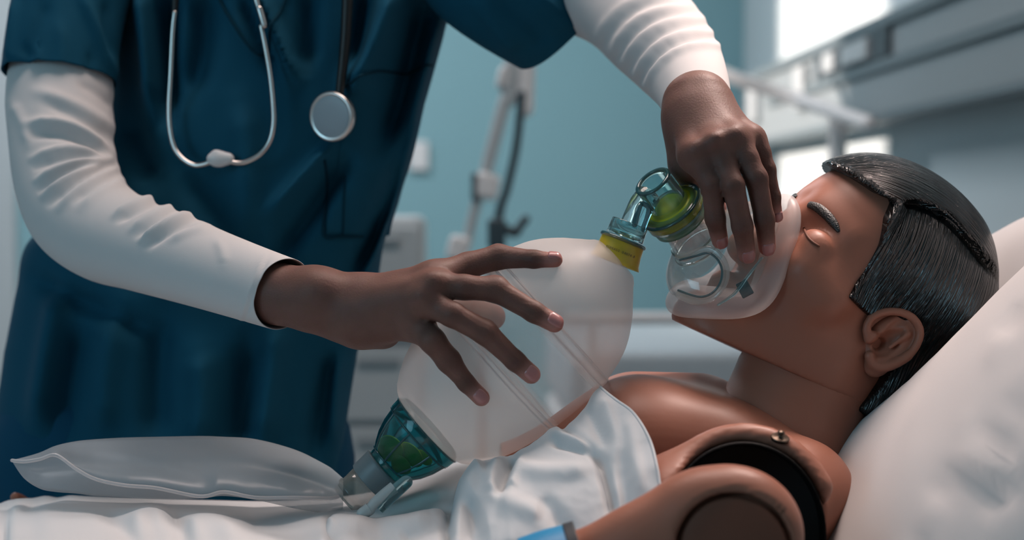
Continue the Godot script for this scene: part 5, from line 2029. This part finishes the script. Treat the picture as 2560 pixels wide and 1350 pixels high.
	var x0 := P(1430, 800, D).x
	var x1 := WALL_X - 0.12
	var bz := P(1600, 800, D).z
	var rt := P(1650, 780, D).y
	var rb := P(1650, 812, D).y
	var mt := P(1650, 878, D).y
	var rm := Mb.new()
	tube_w(rm, PackedVector3Array([Vector3(x0, (rt + rb) * 0.5, bz), Vector3(x1, (rt + rb) * 0.5, bz)]), PackedFloat32Array([(rt - rb) * 0.5, (rt - rb) * 0.5]), 24, 1, 1)
	part("side_rail", sb, rm.mesh(), M.white_plastic)
	for k2 in 4:
		var xx := lerpf(x0 + 0.04, x1 - 0.04, k2 / 3.0)
		var pm := Mb.new()
		tube_w(pm, PackedVector3Array([Vector3(xx, mt - 0.15, bz), Vector3(xx, rb + 0.01, bz)]), PackedFloat32Array([0.009, 0.009]), 16, 0, 0)
		if k2 != 1 and k2 != 2:
			part("rail_post", sb, pm.mesh(), M.white_plastic)
	part("mattress", sb, box(Vector3(x0, mt - 0.16, bz - 0.9), Vector3(x1, mt, bz - 0.02), 0.03), M.mattress_vinyl)
	part("frame", sb, box(Vector3(x0, mt - 0.28, bz - 0.88), Vector3(x1, mt - 0.17, bz - 0.04), 0.02), M.white_plastic)
	for q in [[x0 + 0.05, bz - 0.1], [x1 - 0.05, bz - 0.1], [x0 + 0.05, bz - 0.82], [x1 - 0.05, bz - 0.82]]:
		part("leg", sb, box(Vector3(q[0] - 0.02, 0.0, q[1] - 0.02), Vector3(q[0] + 0.02, mt - 0.27, q[1] + 0.02), 0.004), M.light_grey_plastic)
	D = 3.75
	var a := Mb.new()
	tube(a, [[1690, 128, D + 0.1, 17], [1830, 192, D + 0.05, 17], [2000, 250, D, 18], [2172, 308, D - 0.25, 19]], 20, 24, 1, 1)
	var lp := part("lifting_pole", sb, a.mesh(), M.white_plastic, "white tubular pole with a sloping top tube")
	var bp := Mb.new()
	tube_w(bp, PackedVector3Array([Vector3(P(2094, 290, D).x, mt - 0.2, P(2094, 290, D).z), P(2094, 290, D)]), PackedFloat32Array([0.02, 0.02]), 24, 0, 0)
	part("post", lp, bp.mesh(), M.white_plastic)
	# small white switch on the teal wall
	var sw := P(1046, 388, 5.5)
	tag(part("wall_switch", self, box(Vector3(sw.x - 0.03, sw.y - 0.045, BACK_Z), Vector3(sw.x + 0.03, sw.y + 0.045, BACK_Z + 0.02), 0.004), M.white_plastic), "small white switch on the teal wall by the nurse's side", "switch")
